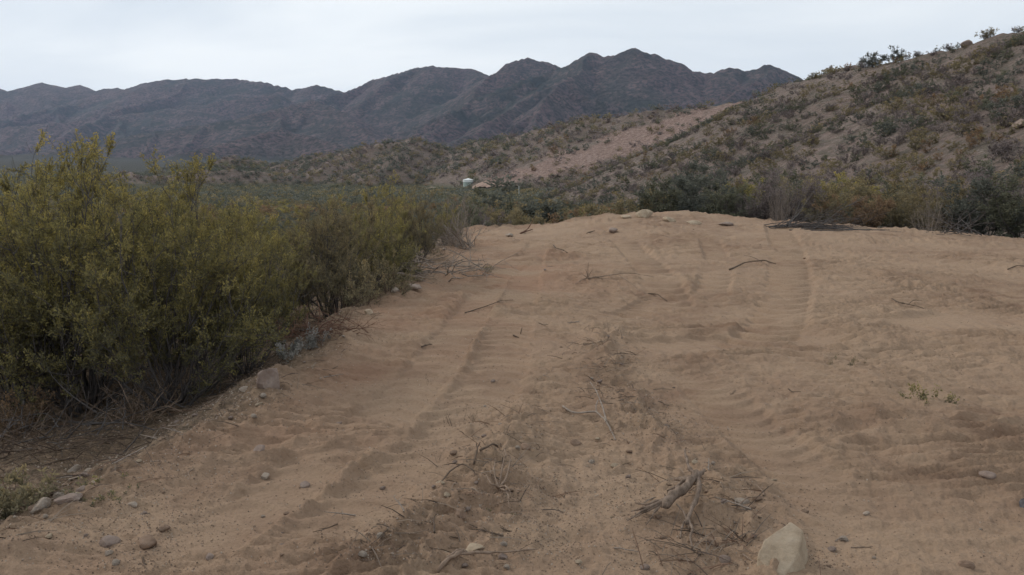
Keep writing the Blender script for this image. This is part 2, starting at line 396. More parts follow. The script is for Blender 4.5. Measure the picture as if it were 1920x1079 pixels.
def rock_material(name, c1, c2, c3, dust=0.4):
    m, t, b = mat(name); tcn = N(t, 'ShaderNodeTexCoord').outputs['Object']
    n_ = tex_noise(t, tcn, 9, 7, 0.65); n2 = tex_noise(t, tcn, 45, 5, 0.7)
    c = ramp(t, n_, [(0.34, c1), (0.52, c2), (0.68, c3)])
    up = N(t, 'ShaderNodeSeparateXYZ'); t.links.new(N(t, 'ShaderNodeNewGeometry').outputs['Normal'], up.inputs[0])
    ds = N(t, 'ShaderNodeMath', operation='MULTIPLY'); t.links.new(ramp(t, n2, [(0.4, 0.0), (0.6, 1.0)]), ds.inputs[0]); ds.inputs[1].default_value = dust
    c = mix(t, ds.outputs[0], c, (0.220, 0.152, 0.112)); t.links.new(c, b.inputs['Base Color'])
    ad = N(t, 'ShaderNodeMath', operation='ADD'); t.links.new(n_, ad.inputs[0]); t.links.new(n2, ad.inputs[1]); bump(t, b, ad.outputs[0], 0.7, 0.012)
    return m
M_SAND, M_HILL, M_MTN, M_LEAF = sand_material(), hill_material(), mountain_material(), leaf_material()
M_STEM = wood_material('grey_stem', (0.062, 0.054, 0.052), (0.13, 0.115, 0.108))
M_PALE = wood_material('bleached_wood', (0.16, 0.125, 0.10), (0.30, 0.25, 0.21))
M_DUSTY = wood_material('dusty_root', (0.17, 0.118, 0.085), (0.27, 0.20, 0.15))
M_DARKW = wood_material('dark_twig', (0.070, 0.050, 0.038), (0.15, 0.108, 0.080))
M_STUMP = wood_material('stump_shaded', (0.10, 0.072, 0.054), (0.235, 0.175, 0.135), 45)  # dusty root brown made darker, the stump's shadows put into its colour
M_RUST = wood_material('reddish_dead_twig', (0.095, 0.050, 0.036), (0.18, 0.10, 0.07))
M_ROCK = rock_material('tan_rock', (0.27, 0.205, 0.14), (0.375, 0.295, 0.21), (0.43, 0.35, 0.26), 0.15)
M_ROCKG = rock_material('grey_pink_rock', (0.17, 0.125, 0.105), (0.245, 0.19, 0.16), (0.33, 0.27, 0.23), 0.4)
M_ROCKW = rock_material('pale_stone', (0.25, 0.20, 0.155), (0.33, 0.28, 0.23), (0.42, 0.37, 0.32), 0.5)
M_CLOD = rock_material('earth_clod', (0.15, 0.098, 0.068), (0.215, 0.145, 0.102), (0.26, 0.18, 0.13), 0.6)
M_DARK = rock_material('dark_stone', (0.035, 0.036, 0.042), (0.065, 0.066, 0.075), (0.11, 0.11, 0.12), 0.15)

# ------------------------------------------------------------------ the terrain sheet
def build_terrain():
    TH = np.concatenate([np.linspace(-180, -46, 60, endpoint=False), np.linspace(-46, -37, 60, endpoint=False), np.linspace(-37, 37, 900, endpoint=False), np.linspace(37, 46, 60, endpoint=False), np.linspace(46, 180, 61)])
    TH = np.radians(TH)
    Rr = [0.15]
    while Rr[-1] < 8600:
        r = Rr[-1]
        k = 0.06 if r < 2.2 else 0.0036 if r < 12 else 0.0040 if r < 20 else 0.0055 if r < 32 else 0.009 if r < 60 else 0.008 if r < 500 else 0.02 if r < 2000 else 0.0062 if r < 6200 else 0.03
        Rr.append(r * (1 + k))
    Rr = np.array(Rr); nr, ntt = len(Rr), len(TH)
    X = Rr[:, None] * np.sin(TH)[None]; Y = Rr[:, None] * np.cos(TH)[None]
    Z = height(X, Y)
    x, y, z = X.ravel(), Y.ravel(), Z.ravel(); r = np.hypot(x, y); o = pad_out(x, y)
    idx = np.arange(nr * ntt).reshape(nr, ntt)
    F = np.stack([idx[:-1, :-1], idx[:-1, 1:], idx[1:, 1:], idx[1:, :-1]], -1).reshape(-1, 4)[:, ::-1]
    V = np.stack([x, y, z], 1)
    fr = r[F[:, 0]]; fo = o[F].mean(1); fx = x[F].mean(1); fz = z[F].mean(1); fy = y[F].mean(1)
    red = 0.55 * np.exp(-(((x + 0.3) / 1.6) ** 2 + ((y - 13) / 5.0) ** 2)) * sst(-0.3, 0.5, fbm(x * 0.6, y * 0.9, 25, 3)) + 0.3 * np.exp(-((o + 0.5) / 0.6) ** 2) * (r < 40) * sst(-0.3, 0.5, fbm(x, y, 27, 3))
    bd = np.minimum(line_d(x, y, BERM), line_d(x, y, BERM2))
    lit = np.clip(sst(-0.45, 0.25, o) + 0.32 * np.exp(-(bd / 0.35) ** 2) * sst(0, 0.5, fbm(x * 3, y * 3, 26, 3)) * (r < 30), 0, 1)
    px, py = project(x, y, z)
    # bare scree band across the face of the farther hill
    lowl = np.interp(px, [900, 960, 1060, 1180, 1300, 1400, 1440], [352, 346, 324, 294, 256, 208, 186]); upl = np.interp(px, [900, 960, 1060, 1180, 1290, 1380, 1440], [345, 318, 282, 244, 214, 188, 180])
    wob = 12 * fbm(x / 10, y / 10, 101, 4)
    scree = sst(-2, 3, lowl + wob - py) * sst(-2, 3, py + wob - upl) * ((r > 170) & (r < 420) & (px > 905) & (px < 1450))
    valley = (1 - sst(0.3, 3.0, z - np.interp(r, [0, 60, 350, 700, 2500], [-4.2, -4.5, -3.0, 0.5, 47]))) * (r > 20) * (1 - sst(0.3, 0.6, scree))
    valley = np.where((r > 450) & (z < np.interp(r, [450, 700, 2500, 9000], [8, 12, 62, 80])), 1.0, valley)
    A = dict(red=red, litter=lit, scree=scree, valley=valley)
    cls = np.where(fr > 900, 3, np.where((fo < 0.6) & (fr < 60), 0, 1))
    hill = (cls == 1) & (fr > 34) & (fz > np.interp(fr, [0, 60, 350, 700, 900], [-2.4, -2.9, -1.2, 3, 9]))
    cls[hill] = 2
    for c, nm, m in ((0, 'ground', M_SAND), (1, 'valley_floor', None), (2, 'hills', M_HILL), (3, 'mountains', M_MTN)):
        f = F[cls == c]; u, inv = np.unique(f, return_inverse=True); f = inv.reshape(-1, 4)
        mats = (m,) if m else (M_HILL, M_SAND)
        mi = None
        if c == 1: mi = (r[u][f[:, 0]] < 26).astype(int)
        me = mk_mesh(nm, V[u], f, attrs={k_: v[u] for k_, v in A.items()}, mats=mats, mi=mi, smooth=True)
        obj(nm, me, kind='structure')
build_terrain()

# ------------------------------------------------------------------ plant generator
RG = np.random.default_rng(11)
def unit(v): return v / (np.linalg.norm(v, axis=-1, keepdims=True) + 1e-9)
def tubes(P, R, sides=4):
    """P (n, p, 3) centre lines, R (n, p) radii -> vertices, quads"""
    n, p, _ = P.shape
    T = np.gradient(P, axis=1); T = unit(T)
    ref = np.where(np.abs(T[..., 2:3]) > 0.9, np.array([1.0, 0, 0]), np.array([0, 0, 1.0]))
    A = unit(np.cross(T, ref)); B = np.cross(T, A)
    an = np.arange(sides) * 2 * np.pi / sides
    V = P[:, :, None] + R[:, :, None, None] * (A[:, :, None] * np.cos(an)[:, None] + B[:, :, None] * np.sin(an)[:, None])
    i = np.arange(n * p * sides).reshape(n, p, sides)
    a = i[:, :-1]; b = i[:, 1:]
    F = np.stack([a, np.roll(a, -1, 2), np.roll(b, -1, 2), b], -1).reshape(-1, 4)
    return V.reshape(-1, 3), F
def leaves(p, d, L, W, rg):
    s = unit(np.cross(d, rg.normal(size=d.shape)))
    L = L[:, None]; W = W[:, None]
    V = np.stack([p, p + 0.5 * L * d + W * s, p + L * d, p + 0.5 * L * d - W * s], 1)
    return V.reshape(-1, 3), np.arange(len(p) * 4).reshape(-1, 4)
def along(P, t):
    """points and tangents at parameter t (n, k) of polylines P (n, p, 3)"""
    n, p, _ = P.shape; u = np.clip(t, 0, 0.999) * (p - 1); i = u.astype(int); f = (u - i)[..., None]
    r = np.arange(n)[:, None]
    a = P[r, i]; b = P[r, i + 1]
    return a * (1 - f) + b * f, unit(b - a)
def grow(start, d0, L, npt, bend, wig, rg):
    n = len(start); P = np.zeros((n, npt, 3)); P[:, 0] = start; d = d0.copy()
    for k in range(1, npt):
        d = unit(d + bend + wig * rg.normal(size=d.shape)); P[:, k] = P[:, k - 1] + d * (L / (npt - 1))[:, None]
    return P
def shrub(rg, H=1.8, R=1.0, ns=18, nb=9, ntw=7, nl=36, leaf=0.02, lw=0.004, pal=None, drop=0.15, lean=(0, 0), stem_r=0.010, low=0.3, flat=0.45, nt_len=0.12, tuft=0.85, bare=0.0):
    u = rg.uniform(0, 1, ns) ** 0.6; ph = rg.uniform(0, 2 * np.pi, ns) + np.arange(ns) * 2.4
    re = R * u * rg.uniform(0.6, 1.0, ns); ze = H * (1 - flat * u ** 2) * rg.uniform(0.74, 1.0, ns)
    t = np.linspace(0, 1, 9)[None]
    rad = re[:, None] * (t * 1.25 - 0.25 * t * t) ** 1.0 + 0.06; zz = ze[:, None] * (0.75 * t + 0.25 * t * t)
    ww = np.cumsum(rg.normal(size=(ns, 9, 3)) * 0.018 * H, 1); ww[:, 0] = 0
    S = np.stack([np.cos(ph)[:, None] * rad + lean[0] * t ** 1.5, np.sin(ph)[:, None] * rad + lean[1] * t ** 1.5, zz - 0.06], -1) + ww
    t0 = rg.uniform(low, 1.0, (ns, nb)) ; p0, tg = along(S, t0)
    outw = unit(p0 * np.array([1, 1, 0.2]))
    d = unit(tg + 0.75 * rg.normal(size=tg.shape) + 0.35 * outw + np.array([0, 0, 0.2])).reshape(-1, 3)
    L2 = (0.30 * H * rg.uniform(0.5, 1.1, (ns, nb)) * (1.15 - 0.55 * t0)).ravel()
    keep = rg.uniform(size=len(L2)) > drop
    B = grow(p0.reshape(-1, 3)[keep], d[keep], L2[keep], 6, np.array([0, 0, 0.12]), 0.16, rg)
    V1, F1 = tubes(S, stem_r * H / 1.8 * (1.15 - t) * rg.uniform(0.5, 1.3, ns)[:, None], 4)
    V2, F2 = tubes(B, 0.35 * stem_r * H / 1.8 * (1.2 - np.linspace(0, 1, 6))[None] * np.ones((len(B), 1)), 3)
    SV, SF = [V1, V2], [F1, F2 + len(V1)]
    base = B
    if ntw:
        t1 = 1 - rg.uniform(0, tuft, (len(B), ntw)) ** 1.2; p1, tg1 = along(B, t1)
        d1 = unit(tg1 + 0.8 * rg.normal(size=tg1.shape) + np.array([0, 0, 0.35])).reshape(-1, 3)
        L3 = nt_len * H * rg.uniform(0.5, 1.2, len(d1))
        Tw = grow(p1.reshape(-1, 3), d1, L3, 4, np.array([0, 0, 0.15]), 0.12, rg)
        V3, F3 = tubes(Tw, 0.14 * stem_r * H / 1.8 * np.ones((len(Tw), 4)), 3)
        SF.append(F3 + len(V1) + len(V2)); SV.append(V3); base = Tw
    LV = LF = LT = None
    if nl:
        base = base[rg.uniform(size=len(base)) > bare]
        t2 = rg.uniform(0.08, 1.0, (len(base), nl)); p2, tg2 = along(base, t2)
        d2 = unit(0.9 * tg2 + 0.75 * rg.normal(size=tg2.shape) + np.array([0, 0, 0.15]))
        n = d2.size // 3; p2 = p2.reshape(-1, 3)
        p2 = p2 + rg.normal(size=p2.shape) * leaf * 0.35
        LV, LF = leaves(p2, d2.reshape(-1, 3), leaf * rg.uniform(0.6, 1.25, n), lw * rg.uniform(0.7, 1.3, n), rg)
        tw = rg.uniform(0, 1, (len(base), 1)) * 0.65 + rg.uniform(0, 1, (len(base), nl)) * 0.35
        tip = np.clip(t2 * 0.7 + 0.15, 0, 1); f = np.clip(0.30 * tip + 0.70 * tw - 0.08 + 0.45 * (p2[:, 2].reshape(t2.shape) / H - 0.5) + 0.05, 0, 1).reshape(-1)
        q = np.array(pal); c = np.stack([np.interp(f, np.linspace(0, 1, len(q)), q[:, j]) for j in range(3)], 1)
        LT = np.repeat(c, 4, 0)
    return np.concatenate(SV), np.concatenate(SF), LV, LF, LT
PAL = dict(
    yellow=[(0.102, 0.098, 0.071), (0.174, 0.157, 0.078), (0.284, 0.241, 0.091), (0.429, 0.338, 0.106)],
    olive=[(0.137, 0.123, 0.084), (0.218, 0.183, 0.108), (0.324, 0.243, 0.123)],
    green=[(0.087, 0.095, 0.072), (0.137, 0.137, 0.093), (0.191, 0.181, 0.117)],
    dark=[(0.087, 0.097, 0.084), (0.134, 0.138, 0.114), (0.181, 0.180, 0.141)],
    grey=[(0.133, 0.111, 0.108), (0.191, 0.158, 0.148), (0.261, 0.210, 0.197)],
    rust=[(0.147, 0.102, 0.075), (0.234, 0.158, 0.099), (0.323, 0.207, 0.111)],
    silver=[(0.195, 0.192, 0.169), (0.286, 0.269, 0.242), (0.376, 0.340, 0.307)],
)
def shrub_meshes(name, stem_mat=None, **kw):
    SV, SF, LV, LF, LT = shrub(RG, **kw)
    sm = mk_mesh(name + '_stems', SV, SF, mats=(stem_mat or M_STEM,), smooth=True)
    lm = mk_mesh(name + '_foliage', LV, LF, tint=LT, mats=(M_LEAF,)) if LV is not None else None
    return sm, lm
def place_shrub(name, meshes, loc, rotz, scale, label, group=None, cat='shrub'):
    t = thing(name, label, cat, loc, rotz, group); t.scale = scale if isinstance(scale, tuple) else (scale,) * 3
    obj('stems', meshes[0], t)
    if meshes[1]: obj('foliage', meshes[1], t)
    return t

# big yellow-green bushes beside the pad
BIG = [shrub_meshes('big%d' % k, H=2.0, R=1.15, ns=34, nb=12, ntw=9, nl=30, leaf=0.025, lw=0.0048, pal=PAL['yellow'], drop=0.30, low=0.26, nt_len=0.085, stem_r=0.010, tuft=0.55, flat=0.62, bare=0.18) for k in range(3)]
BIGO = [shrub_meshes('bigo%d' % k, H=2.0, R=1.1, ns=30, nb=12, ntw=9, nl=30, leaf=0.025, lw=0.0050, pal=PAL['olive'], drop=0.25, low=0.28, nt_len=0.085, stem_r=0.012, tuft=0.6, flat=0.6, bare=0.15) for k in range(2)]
def on(x, y, dz=0.0): return (x, y, ground_z(x, y) + dz)
def px_at(px, Y): return (px - 960) / F_PX * Y / math.cos(PITCH) * math.cos(PITCH)
NEAR = [  # photo column, distance, mesh set, variant, height, width factor, label
    (300, 6.8, BIG, 0, 350, 1.0, 'large yellow-green bush with bare forked stems at its foot, nearest of those on the bank'),
    (135, 7.3, BIG, 1, 298, 1.0, 'tallest yellow-green bush of the bank, twin tufts poking above its crown'),
    (10, 7.5, BIG, 2, 305, 1.0, 'yellow-green bush cut off by the left edge of the photo, behind the orange twigs'),
    (450, 7.4, BIG, 2, 415, 0.85, 'bright yellow-tipped bush bulging over the upright stone'),
    (340, 8.8, BIG, 1, 326, 1.05, 'yellow-green bush crown rising just behind the nearest large bush'),
    (80, 9.4, BIG, 0, 305, 1.05, 'second-row yellow-green bush behind the tallest one'),
    (-120, 8.0, BIGO, 0, 330, 1.0, 'olive bush mostly outside the left edge behind the yellow bushes'),
    (475, 10.5, BIG, 0, 402, 1.05, 'yellow-brown bush in the dip between the two large clumps'),
    (240, 11.5, BIG, 2, 360, 1.1, 'yellow-green bush hidden behind the front row, only its top showing'),
    (20, 12.5, BIGO, 1, 345, 1.1, 'olive bush behind the front row near the left edge'),
    (620, 10.8, BIGO, 0, 362, 0.95, 'dense olive bush at the near end of the second clump'),
    (690, 12.0, BIG, 2, 350, 0.95, 'broad yellow-topped bush in the middle of the second clump'),
    (560, 13.5, BIG, 1, 402, 1.0, 'yellow-topped bush at the back of the second clump'),
    (770, 14.5, BIGO, 1, 368, 0.9, 'olive bush behind the piled dead branches'),
    (735, 17.5, BIG, 0, 372, 1.0, 'yellowish bush crown behind the second clump'),
    (835, 18.5, BIG, 1, 388, 0.9, 'yellowish bush at the far end of the bank beside the fan of dead stems'),
    (380, 14.5, BIGO, 0, 385, 1.1, 'olive bush in the third row behind the large clump'),
    (640, 19.0, BIGO, 1, 390, 1.1, 'olive bush behind the second clump, only its crown showing'),
    (500, 17.5, BIG, 2, 400, 1.1, 'yellow-green bush crown between the clumps and the knolls'),
    (200, 17.0, BIG, 1, 388, 1.1, 'yellow-green bush behind the tallest bush of the bank'),
]
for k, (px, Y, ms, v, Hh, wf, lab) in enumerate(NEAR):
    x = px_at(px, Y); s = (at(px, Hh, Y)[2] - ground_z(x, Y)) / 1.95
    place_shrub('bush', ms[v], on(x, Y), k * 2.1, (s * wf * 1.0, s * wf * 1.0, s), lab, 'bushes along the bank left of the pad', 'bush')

# medium shrub kinds, shared by many
MK = lambda n, **kw: [shrub_meshes(n + str(k), **kw) for k in range(3)]
MED = {
    'olive': MK('olive', H=1.6, R=1.15, ns=15, nb=8, ntw=6, nl=13, leaf=0.062, lw=0.013, pal=PAL['olive'], low=0.12, stem_r=0.012),
    'green': MK('green', H=1.6, R=1.15, ns=15, nb=8, ntw=6, nl=13, leaf=0.062, lw=0.014, pal=PAL['green'], low=0.08, stem_r=0.012),
    'dark': MK('dark', H=1.6, R=1.2, ns=15, nb=8, ntw=6, nl=14, leaf=0.062, lw=0.015, pal=PAL['dark'], low=0.05, stem_r=0.012),
    'grey': MK('grey', H=1.5, R=1.2, ns=20, nb=10, ntw=6, nl=8, leaf=0.060, lw=0.010, pal=PAL['grey'], low=0.10, stem_r=0.012),
    'rust': MK('rust', H=1.4, R=1.1, ns=15, nb=8, ntw=6, nl=12, leaf=0.058, lw=0.012, pal=PAL['rust'], low=0.10, stem_r=0.012),
    'yellow': MK('yellow', H=1.6, R=1.15, ns=15, nb=8, ntw=6, nl=12, leaf=0.060, lw=0.012, pal=PAL['yellow'], low=0.15, stem_r=0.012),
}
DEAD = [shrub_meshes('dead%d' % k, stem_mat=M_PALE, H=1.7, R=1.1, ns=26, nb=6, ntw=3, nl=0, low=0.35, stem_r=0.017) for k in range(2)]
ROW = [  # photo column, distance, kind, height, width factor, label
    (1190, 30, 'olive', 368, 1.3, 'olive shrub just behind the boulder on the pad rim'),
    (1245, 29, 'green', 352, 1.2, 'green shrub behind the second rim stone'),
    (1310, 30, 'dark', 335, 1.2, 'tall blue-green shrub, darkest along the pad rim'),
    (1285, 38, 'dark', 328, 1.2, 'blue-green shrub standing behind the darkest rim shrub'),
    (1370, 28, 'green', 362, 1.1, 'low green shrub between the darkest rim shrub and the bare stems'),
    (1425, 27.5, 'grey', 352, 0.9, 'grey twiggy shrub left of the upright bare stems'),
    (1395, 36, 'yellow', 350, 1.2, 'yellowish shrub in the second row behind the rim'),
    (1480, 26.5, 'grey', 322, 0.85, 'grey upright shrub of many wand-like stems above the fallen branches'),
    (1500, 34, 'olive', 338, 1.2, 'olive shrub behind the wand-like grey shrub'),
    (1560, 26, 'olive', 360, 1.1, 'olive shrub above the end of the fallen branches'),
    (1600, 25.5, 'rust', 352, 1.1, 'orange-tinged shrub right of the fallen branches'),
    (1640, 31, 'olive', 338, 1.3, 'yellow-green shrub behind the orange-tinged one'),
    (1685, 25, 'olive', 378, 1.1, 'low olive shrub left of the pale fan-shaped stems'),
    (1730, 27, 'olive', 358, 1.1, 'yellowish shrub behind the pale fan-shaped stems'),
    (1790, 25.5, 'olive', 352, 1.1, 'olive shrub behind the leaning grey poles'),
    (1850, 24, 'dark', 330, 1.1, 'dark grey-green shrub near the right edge of the pad rim'),
    (1915, 23, 'green', 350, 1.1, 'green shrub cut by the right edge of the photo'),
    (1880, 29, 'grey', 322, 1.2, 'tall grey shrub behind the dark one near the right edge'),
    (1780, 33, 'grey', 330, 1.2, 'pale grey shrub in the second row, right part of the rim'),
    (1700, 36, 'green', 345, 1.3, 'green shrub in the second row behind the pale fan'),
    (1985, 26, 'olive', 335, 1.2, 'olive shrub beyond the right edge of the photo'),
    (1570, 38, 'yellow', 340, 1.3, 'yellowish shrub of the back row above the orange-tinged one'),
    (1455, 42, 'green', 335, 1.3, 'green shrub of the back row above the wand-like stems'),
    (1110, 34, 'rust', 392, 1.3, 'rusty low shrub peeping over the pad rim left of the boulder'),
    (1060, 38, 'olive', 398, 1.3, 'olive-brown shrub peeping over the middle of the pad rim'),
    (905, 27, 'grey', 395, 0.9, 'small grey twiggy shrub at the end of the bank, beside the pad corner'),
    (875, 25, 'green', 382, 0.9, 'loose green shrub at the far left corner of the pad'),
    (915, 33, 'green', 385, 1.2, 'green shrub below the pad corner'),
    (980, 40, 'dark', 388, 1.3, 'dark shrub in the valley straight beyond the pad corner'),
]
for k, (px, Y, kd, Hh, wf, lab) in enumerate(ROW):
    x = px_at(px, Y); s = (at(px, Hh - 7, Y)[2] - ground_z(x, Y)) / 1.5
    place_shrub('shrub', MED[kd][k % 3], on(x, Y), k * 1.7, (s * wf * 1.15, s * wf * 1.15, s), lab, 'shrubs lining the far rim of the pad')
for px, Y, v, Hh, wf, lab in [(1742, 22.8, 0, 1.5, 0.7, 'leafless shrub of pale stems fanning from one point at the rim'), (858, 19.5, 1, 1.15, 0.75, 'fan of bleached dead stems at the far end of the bank'),
                              (1462, 25.6, 1, 1.9, 0.5, 'leafless upright stems in front of the grey wand-like shrub')]:
    x = px_at(px, Y); s = Hh / 1.7
    place_shrub('dead_shrub', DEAD[v], on(x, Y), px, (s * wf, s * wf, s), lab, 'leafless shrubs around the pad', 'dead shrub')

# ------------------------------------------------------------------ valley and hillside shrubs
def low_variants(kind, nl, leafl, n=4):
    out_ = []
    for k in range(n):
        SV, SF, LV, LF, LT = shrub(RG, H=1.5, R=1.05, ns=8, nb=4, ntw=2 if nl > 3 else 0, nl=nl, leaf=leafl, lw=leafl * 0.27, pal=PAL[kind], low=0.08, stem_r=0.016, flat=0.5)
        # stems of the distant ones are kept as a few thin faces of the same mesh
        V = np.concatenate([LV, SV]); F = np.concatenate([LF, SF + len(LV)]); T = np.concatenate([LT, np.tile([0.11, 0.095, 0.085], (len(SV), 1))])
        out_.append((V, F, T))
    return out_
KN = ['olive', 'green', 'dark', 'grey', 'rust', 'yellow']
LOWN = {k: low_variants(k, 14, 0.105) for k in KN}
LOWF = {k: [None] * 3 for k in KN}
for k in KN:
    for j in range(3):
        SV, SF, LV, LF, LT = shrub(RG, H=1.5, R=1.05, ns=6, nb=4, ntw=0, nl=4, leaf=0.30, lw=0.095, pal=PAL[k], low=0.05, stem_r=0.02, flat=0.5)
        LOWF[k][j] = (LV, LF, LT)
rg = np.random.default_rng(23)
cand = []
# jittered rings of candidate sites
r = 29.0
while r < 640:
    step = 1.5 if r < 60 else 1.38 if r < 130 else 1.75 if r < 260 else 2.8
    n = int(1.42 * r / step); th = np.linspace(-0.71, 0.71, n) + rg.uniform(-0.5, 0.5, n) * step / r
    rr = r + rg.uniform(-0.5, 0.5, n) * step; cand.append(np.stack([rr * np.sin(th), rr * np.cos(th)], 1)); r += step
cand = np.concatenate(cand); cx, cyy = cand[:, 0], cand[:, 1]; cz = height(cx, cyy); cr = np.hypot(cx, cyy)
co = pad_out(cx, cyy); ppx, ppy = project(cx, cyy, cz)
vall = 1 - sst(-1.0, 2.5, cz - np.interp(cr, [0, 60, 350, 700], [-4.2, -4.5, -3.0, 0.5]))
dn = fbm(cx / 11, cyy / 11, 201, 3)
lowl = np.interp(ppx, [900, 960, 1060, 1180, 1300, 1400, 1440], [352, 346, 324, 294, 256, 208, 186]); upl = np.interp(ppx, [900, 960, 1060, 1180, 1290, 1380, 1440], [345, 318, 282, 244, 214, 188, 180])
inscree = (ppy < lowl) & (ppy > upl) & (cr > 170) & (cr < 420) & (ppx > 905) & (ppx < 1450)
pr = np.where(vall > 0.5, 0.95, np.where(cr > 190, 0.98, 0.84) + 0.5 * dn); pr = np.where(inscree, np.where(fbm(cx / 9, cyy / 9, 251, 2) > 0.12, 0.6, 0.06), pr)
hfoot = (vall <= 0.5) & (ppy > 280) & ~inscree; pr = np.where(hfoot, 0.85, pr)
crest = line_d(cx, cyy, HILL_NEAR) < 7
pr = np.where(crest, pr * 0.3, pr)
yard = (ppx > 785) & (ppx < 955) & (ppy > 334) & (ppy < 357) & (cr > 215) & (cr < 320)
pr = np.where(yard, 0.12, pr)
keep = (rg.uniform(size=len(cx)) < pr) & (co > 4.5)
# drop what terrain hides: march the sight line over the sheet
ii = np.nonzero(keep)[0]
tt = np.linspace(0.12, 0.97, 26)[None]
GX = cx[ii][:, None] * tt; GY = cyy[ii][:, None] * tt
GZ = height(GX, GY); top = cz[ii] + 1.8; line = CAMZ + (top[:, None] - CAMZ) * tt
vis = (GZ < line + 0.15).all(1) & (np.abs(ppx[ii] - 960) < 1200)
ii = ii[vis]
kindn = fbm(cx / 9 + 40, cyy / 9, 211, 3); kr = rg.uniform(size=len(cx)); sz = rg.uniform(0.55, 1.15, len(cx)) * (1 + 0.35 * dn)
def kind_of(i):
    v = vall[i] > 0.5; q = kindn[i] + (kr[i] - 0.5) * 0.7
    if v and cr[i] > 140: return 'dark' if q < 0.02 else 'green' if q < 0.3 else 'olive'
    if v: return 'dark' if q < -0.22 else 'green' if q < 0.0 else 'olive' if q < 0.30 else 'rust' if q < 0.62 else 'yellow'
    if cr[i] > 320 : return 'dark' if q < 0.1 else 'olive' if q < 0.35 else 'grey'
    return 'dark' if q < -0.34 else 'green' if q < -0.14 else 'grey' if q < 0.22 else 'olive' if q < 0.75 else 'rust'
sc_ = np.where(vall > 0.5, np.where(cr < 150, 1.5, 1.3), 0.84) * sz * np.where((cr > 190) & (vall < 0.5), 1.25, 1.0) * np.where((cr > 260) & (vall < 0.5), 1.5, 1.0)
order = ii[np.argsort(-(sc_[ii] / cr[ii]))]
IND = order[:235]; REST = order[235:]
LAB = {
    (1, 'olive'): 'olive shrub among many in the valley scrub beyond the pad', (1, 'green'): 'green shrub among many in the valley scrub beyond the pad',
    (1, 'dark'): 'dark blue-green shrub among many in the valley scrub beyond the pad', (1, 'rust'): 'rust-tinged shrub among many in the valley scrub beyond the pad',
    (1, 'yellow'): 'yellowish shrub among many in the valley scrub beyond the pad', (1, 'grey'): 'grey shrub among many in the valley scrub beyond the pad',
    (0, 'olive'): 'olive shrub among many on the foot of the pinkish hill', (0, 'green'): 'dark green shrub among many on the foot of the pinkish hill',
    (0, 'grey'): 'grey leaf-poor shrub among many on the foot of the pinkish hill', (0, 'rust'): 'brown shrub among many on the foot of the pinkish hill',
    (0, 'dark'): 'dark shrub among many on the foot of the pinkish hill', (0, 'yellow'): 'yellowish shrub among many on the foot of the pinkish hill'}
for i in IND:
    kd = kind_of(i); v = int(vall[i] > 0.5); s = float(sc_[i])
    place_shrub('shrub', MED[kd][int(kr[i] * 1000) % 3], (float(cx[i]), float(cyy[i]), float(cz[i]) - 0.05), float(kr[i] * 40), (s * 1.1, s * 1.1, s),
                LAB[(v, kd)], '%s shrubs of the %s' % (kd, 'valley scrub' if v else 'hill foot'))
def merge(ids, name, label, far_from=150):
    Vs, Fs, Ts = [], [], []; off = 0
    for i in ids:
        kd = kind_of(i); V, F, T = (LOWF if cr[i] > far_from else LOWN)[kd][int(kr[i] * 1000) % 3]
        a = kr[i] * 40; s = sc_[i]; ca, sa = math.cos(a), math.sin(a)
        W_ = np.stack([(V[:, 0] * ca - V[:, 1] * sa) * s * 1.3 + cx[i], (V[:, 0] * sa + V[:, 1] * ca) * s * 1.3 + cyy[i], V[:, 2] * s * 0.9 + cz[i] - 0.05], 1)
        Vs.append(W_); Fs.append(F + off); Ts.append(T * (0.82 + 0.36 * ((kr[i] * 97) % 1))); off += len(V)
    me = mk_mesh(name, np.concatenate(Vs), np.concatenate(Fs), tint=np.concatenate(Ts), mats=(M_LEAF,))
    o = obj(name, me, kind='stuff'); o['label'] = label; o['category'] = 'scrub'; return o
print('shrubs individual', len(IND), 'merged', len(REST))
merge(REST, 'scrub', 'countless distant shrubs covering the valley floor, the hillsides and the knolls')
# skyline shrubs and rocks of the near hill
def crest_hit(px):
    for py in np.arange(30, 220, 1.5):
        d = np.array(at(px, py, 1.0)) - np.array([0, 0, CAMZ]); t = np.arange(60, 240, 0.5)
        m = CAMZ + d[2] * t < height(d[0] * t, d[1] * t)
        if m.any(): i = int(np.argmax(m)); return (float(d[0] * t[i]), float(t[i]), ground_z(d[0] * t[i], t[i]))
SKY = [(1525, 134, 'olive', 1.2, 'sparse shrub where the near hill meets the mountain skyline'), (1590, 122, 'grey', 1.0, 'thin shrub on the hill crest left of the dark pair'),
       (1640, 100, 'dark', 2.5, 'rounder dark green shrub of the pair on the hill crest'), (1678, 92, 'dark', 2.3, 'dark ragged shrub of the pair on the hill crest, nearer the boulder'),
       (1622, 104, 'grey', 1.8, 'thin grey shrub just left of the dark crest pair'), (1778, 75, 'grey', 1.2, 'wispy pale shrub on the crest beside the boulder'),
       (1848, 58, 'olive', 1.7, 'wide-armed shrub on the crest just past the boulder'), (1905, 46, 'grey', 1.0, 'small shrub on the crest at the right edge'), (1720, 92, 'grey', 1.1, 'faint leafless shrub on the crest after the dark pair'),
       (1560, 130, 'olive', 1.0, 'low shrub on the crest near the mountain skyline')]
for k, (px, py, kd, Hh, lab) in enumerate(SKY):
    x, Yc, zc = crest_hit(px); s = Hh / 1.6
    place_shrub('shrub', MED[kd][k % 3], (x, Yc, zc - 0.1), k * 1.3, (s * 1.25, s * 1.25, s * 0.95), lab, 'shrubs on the crest of the near hill')

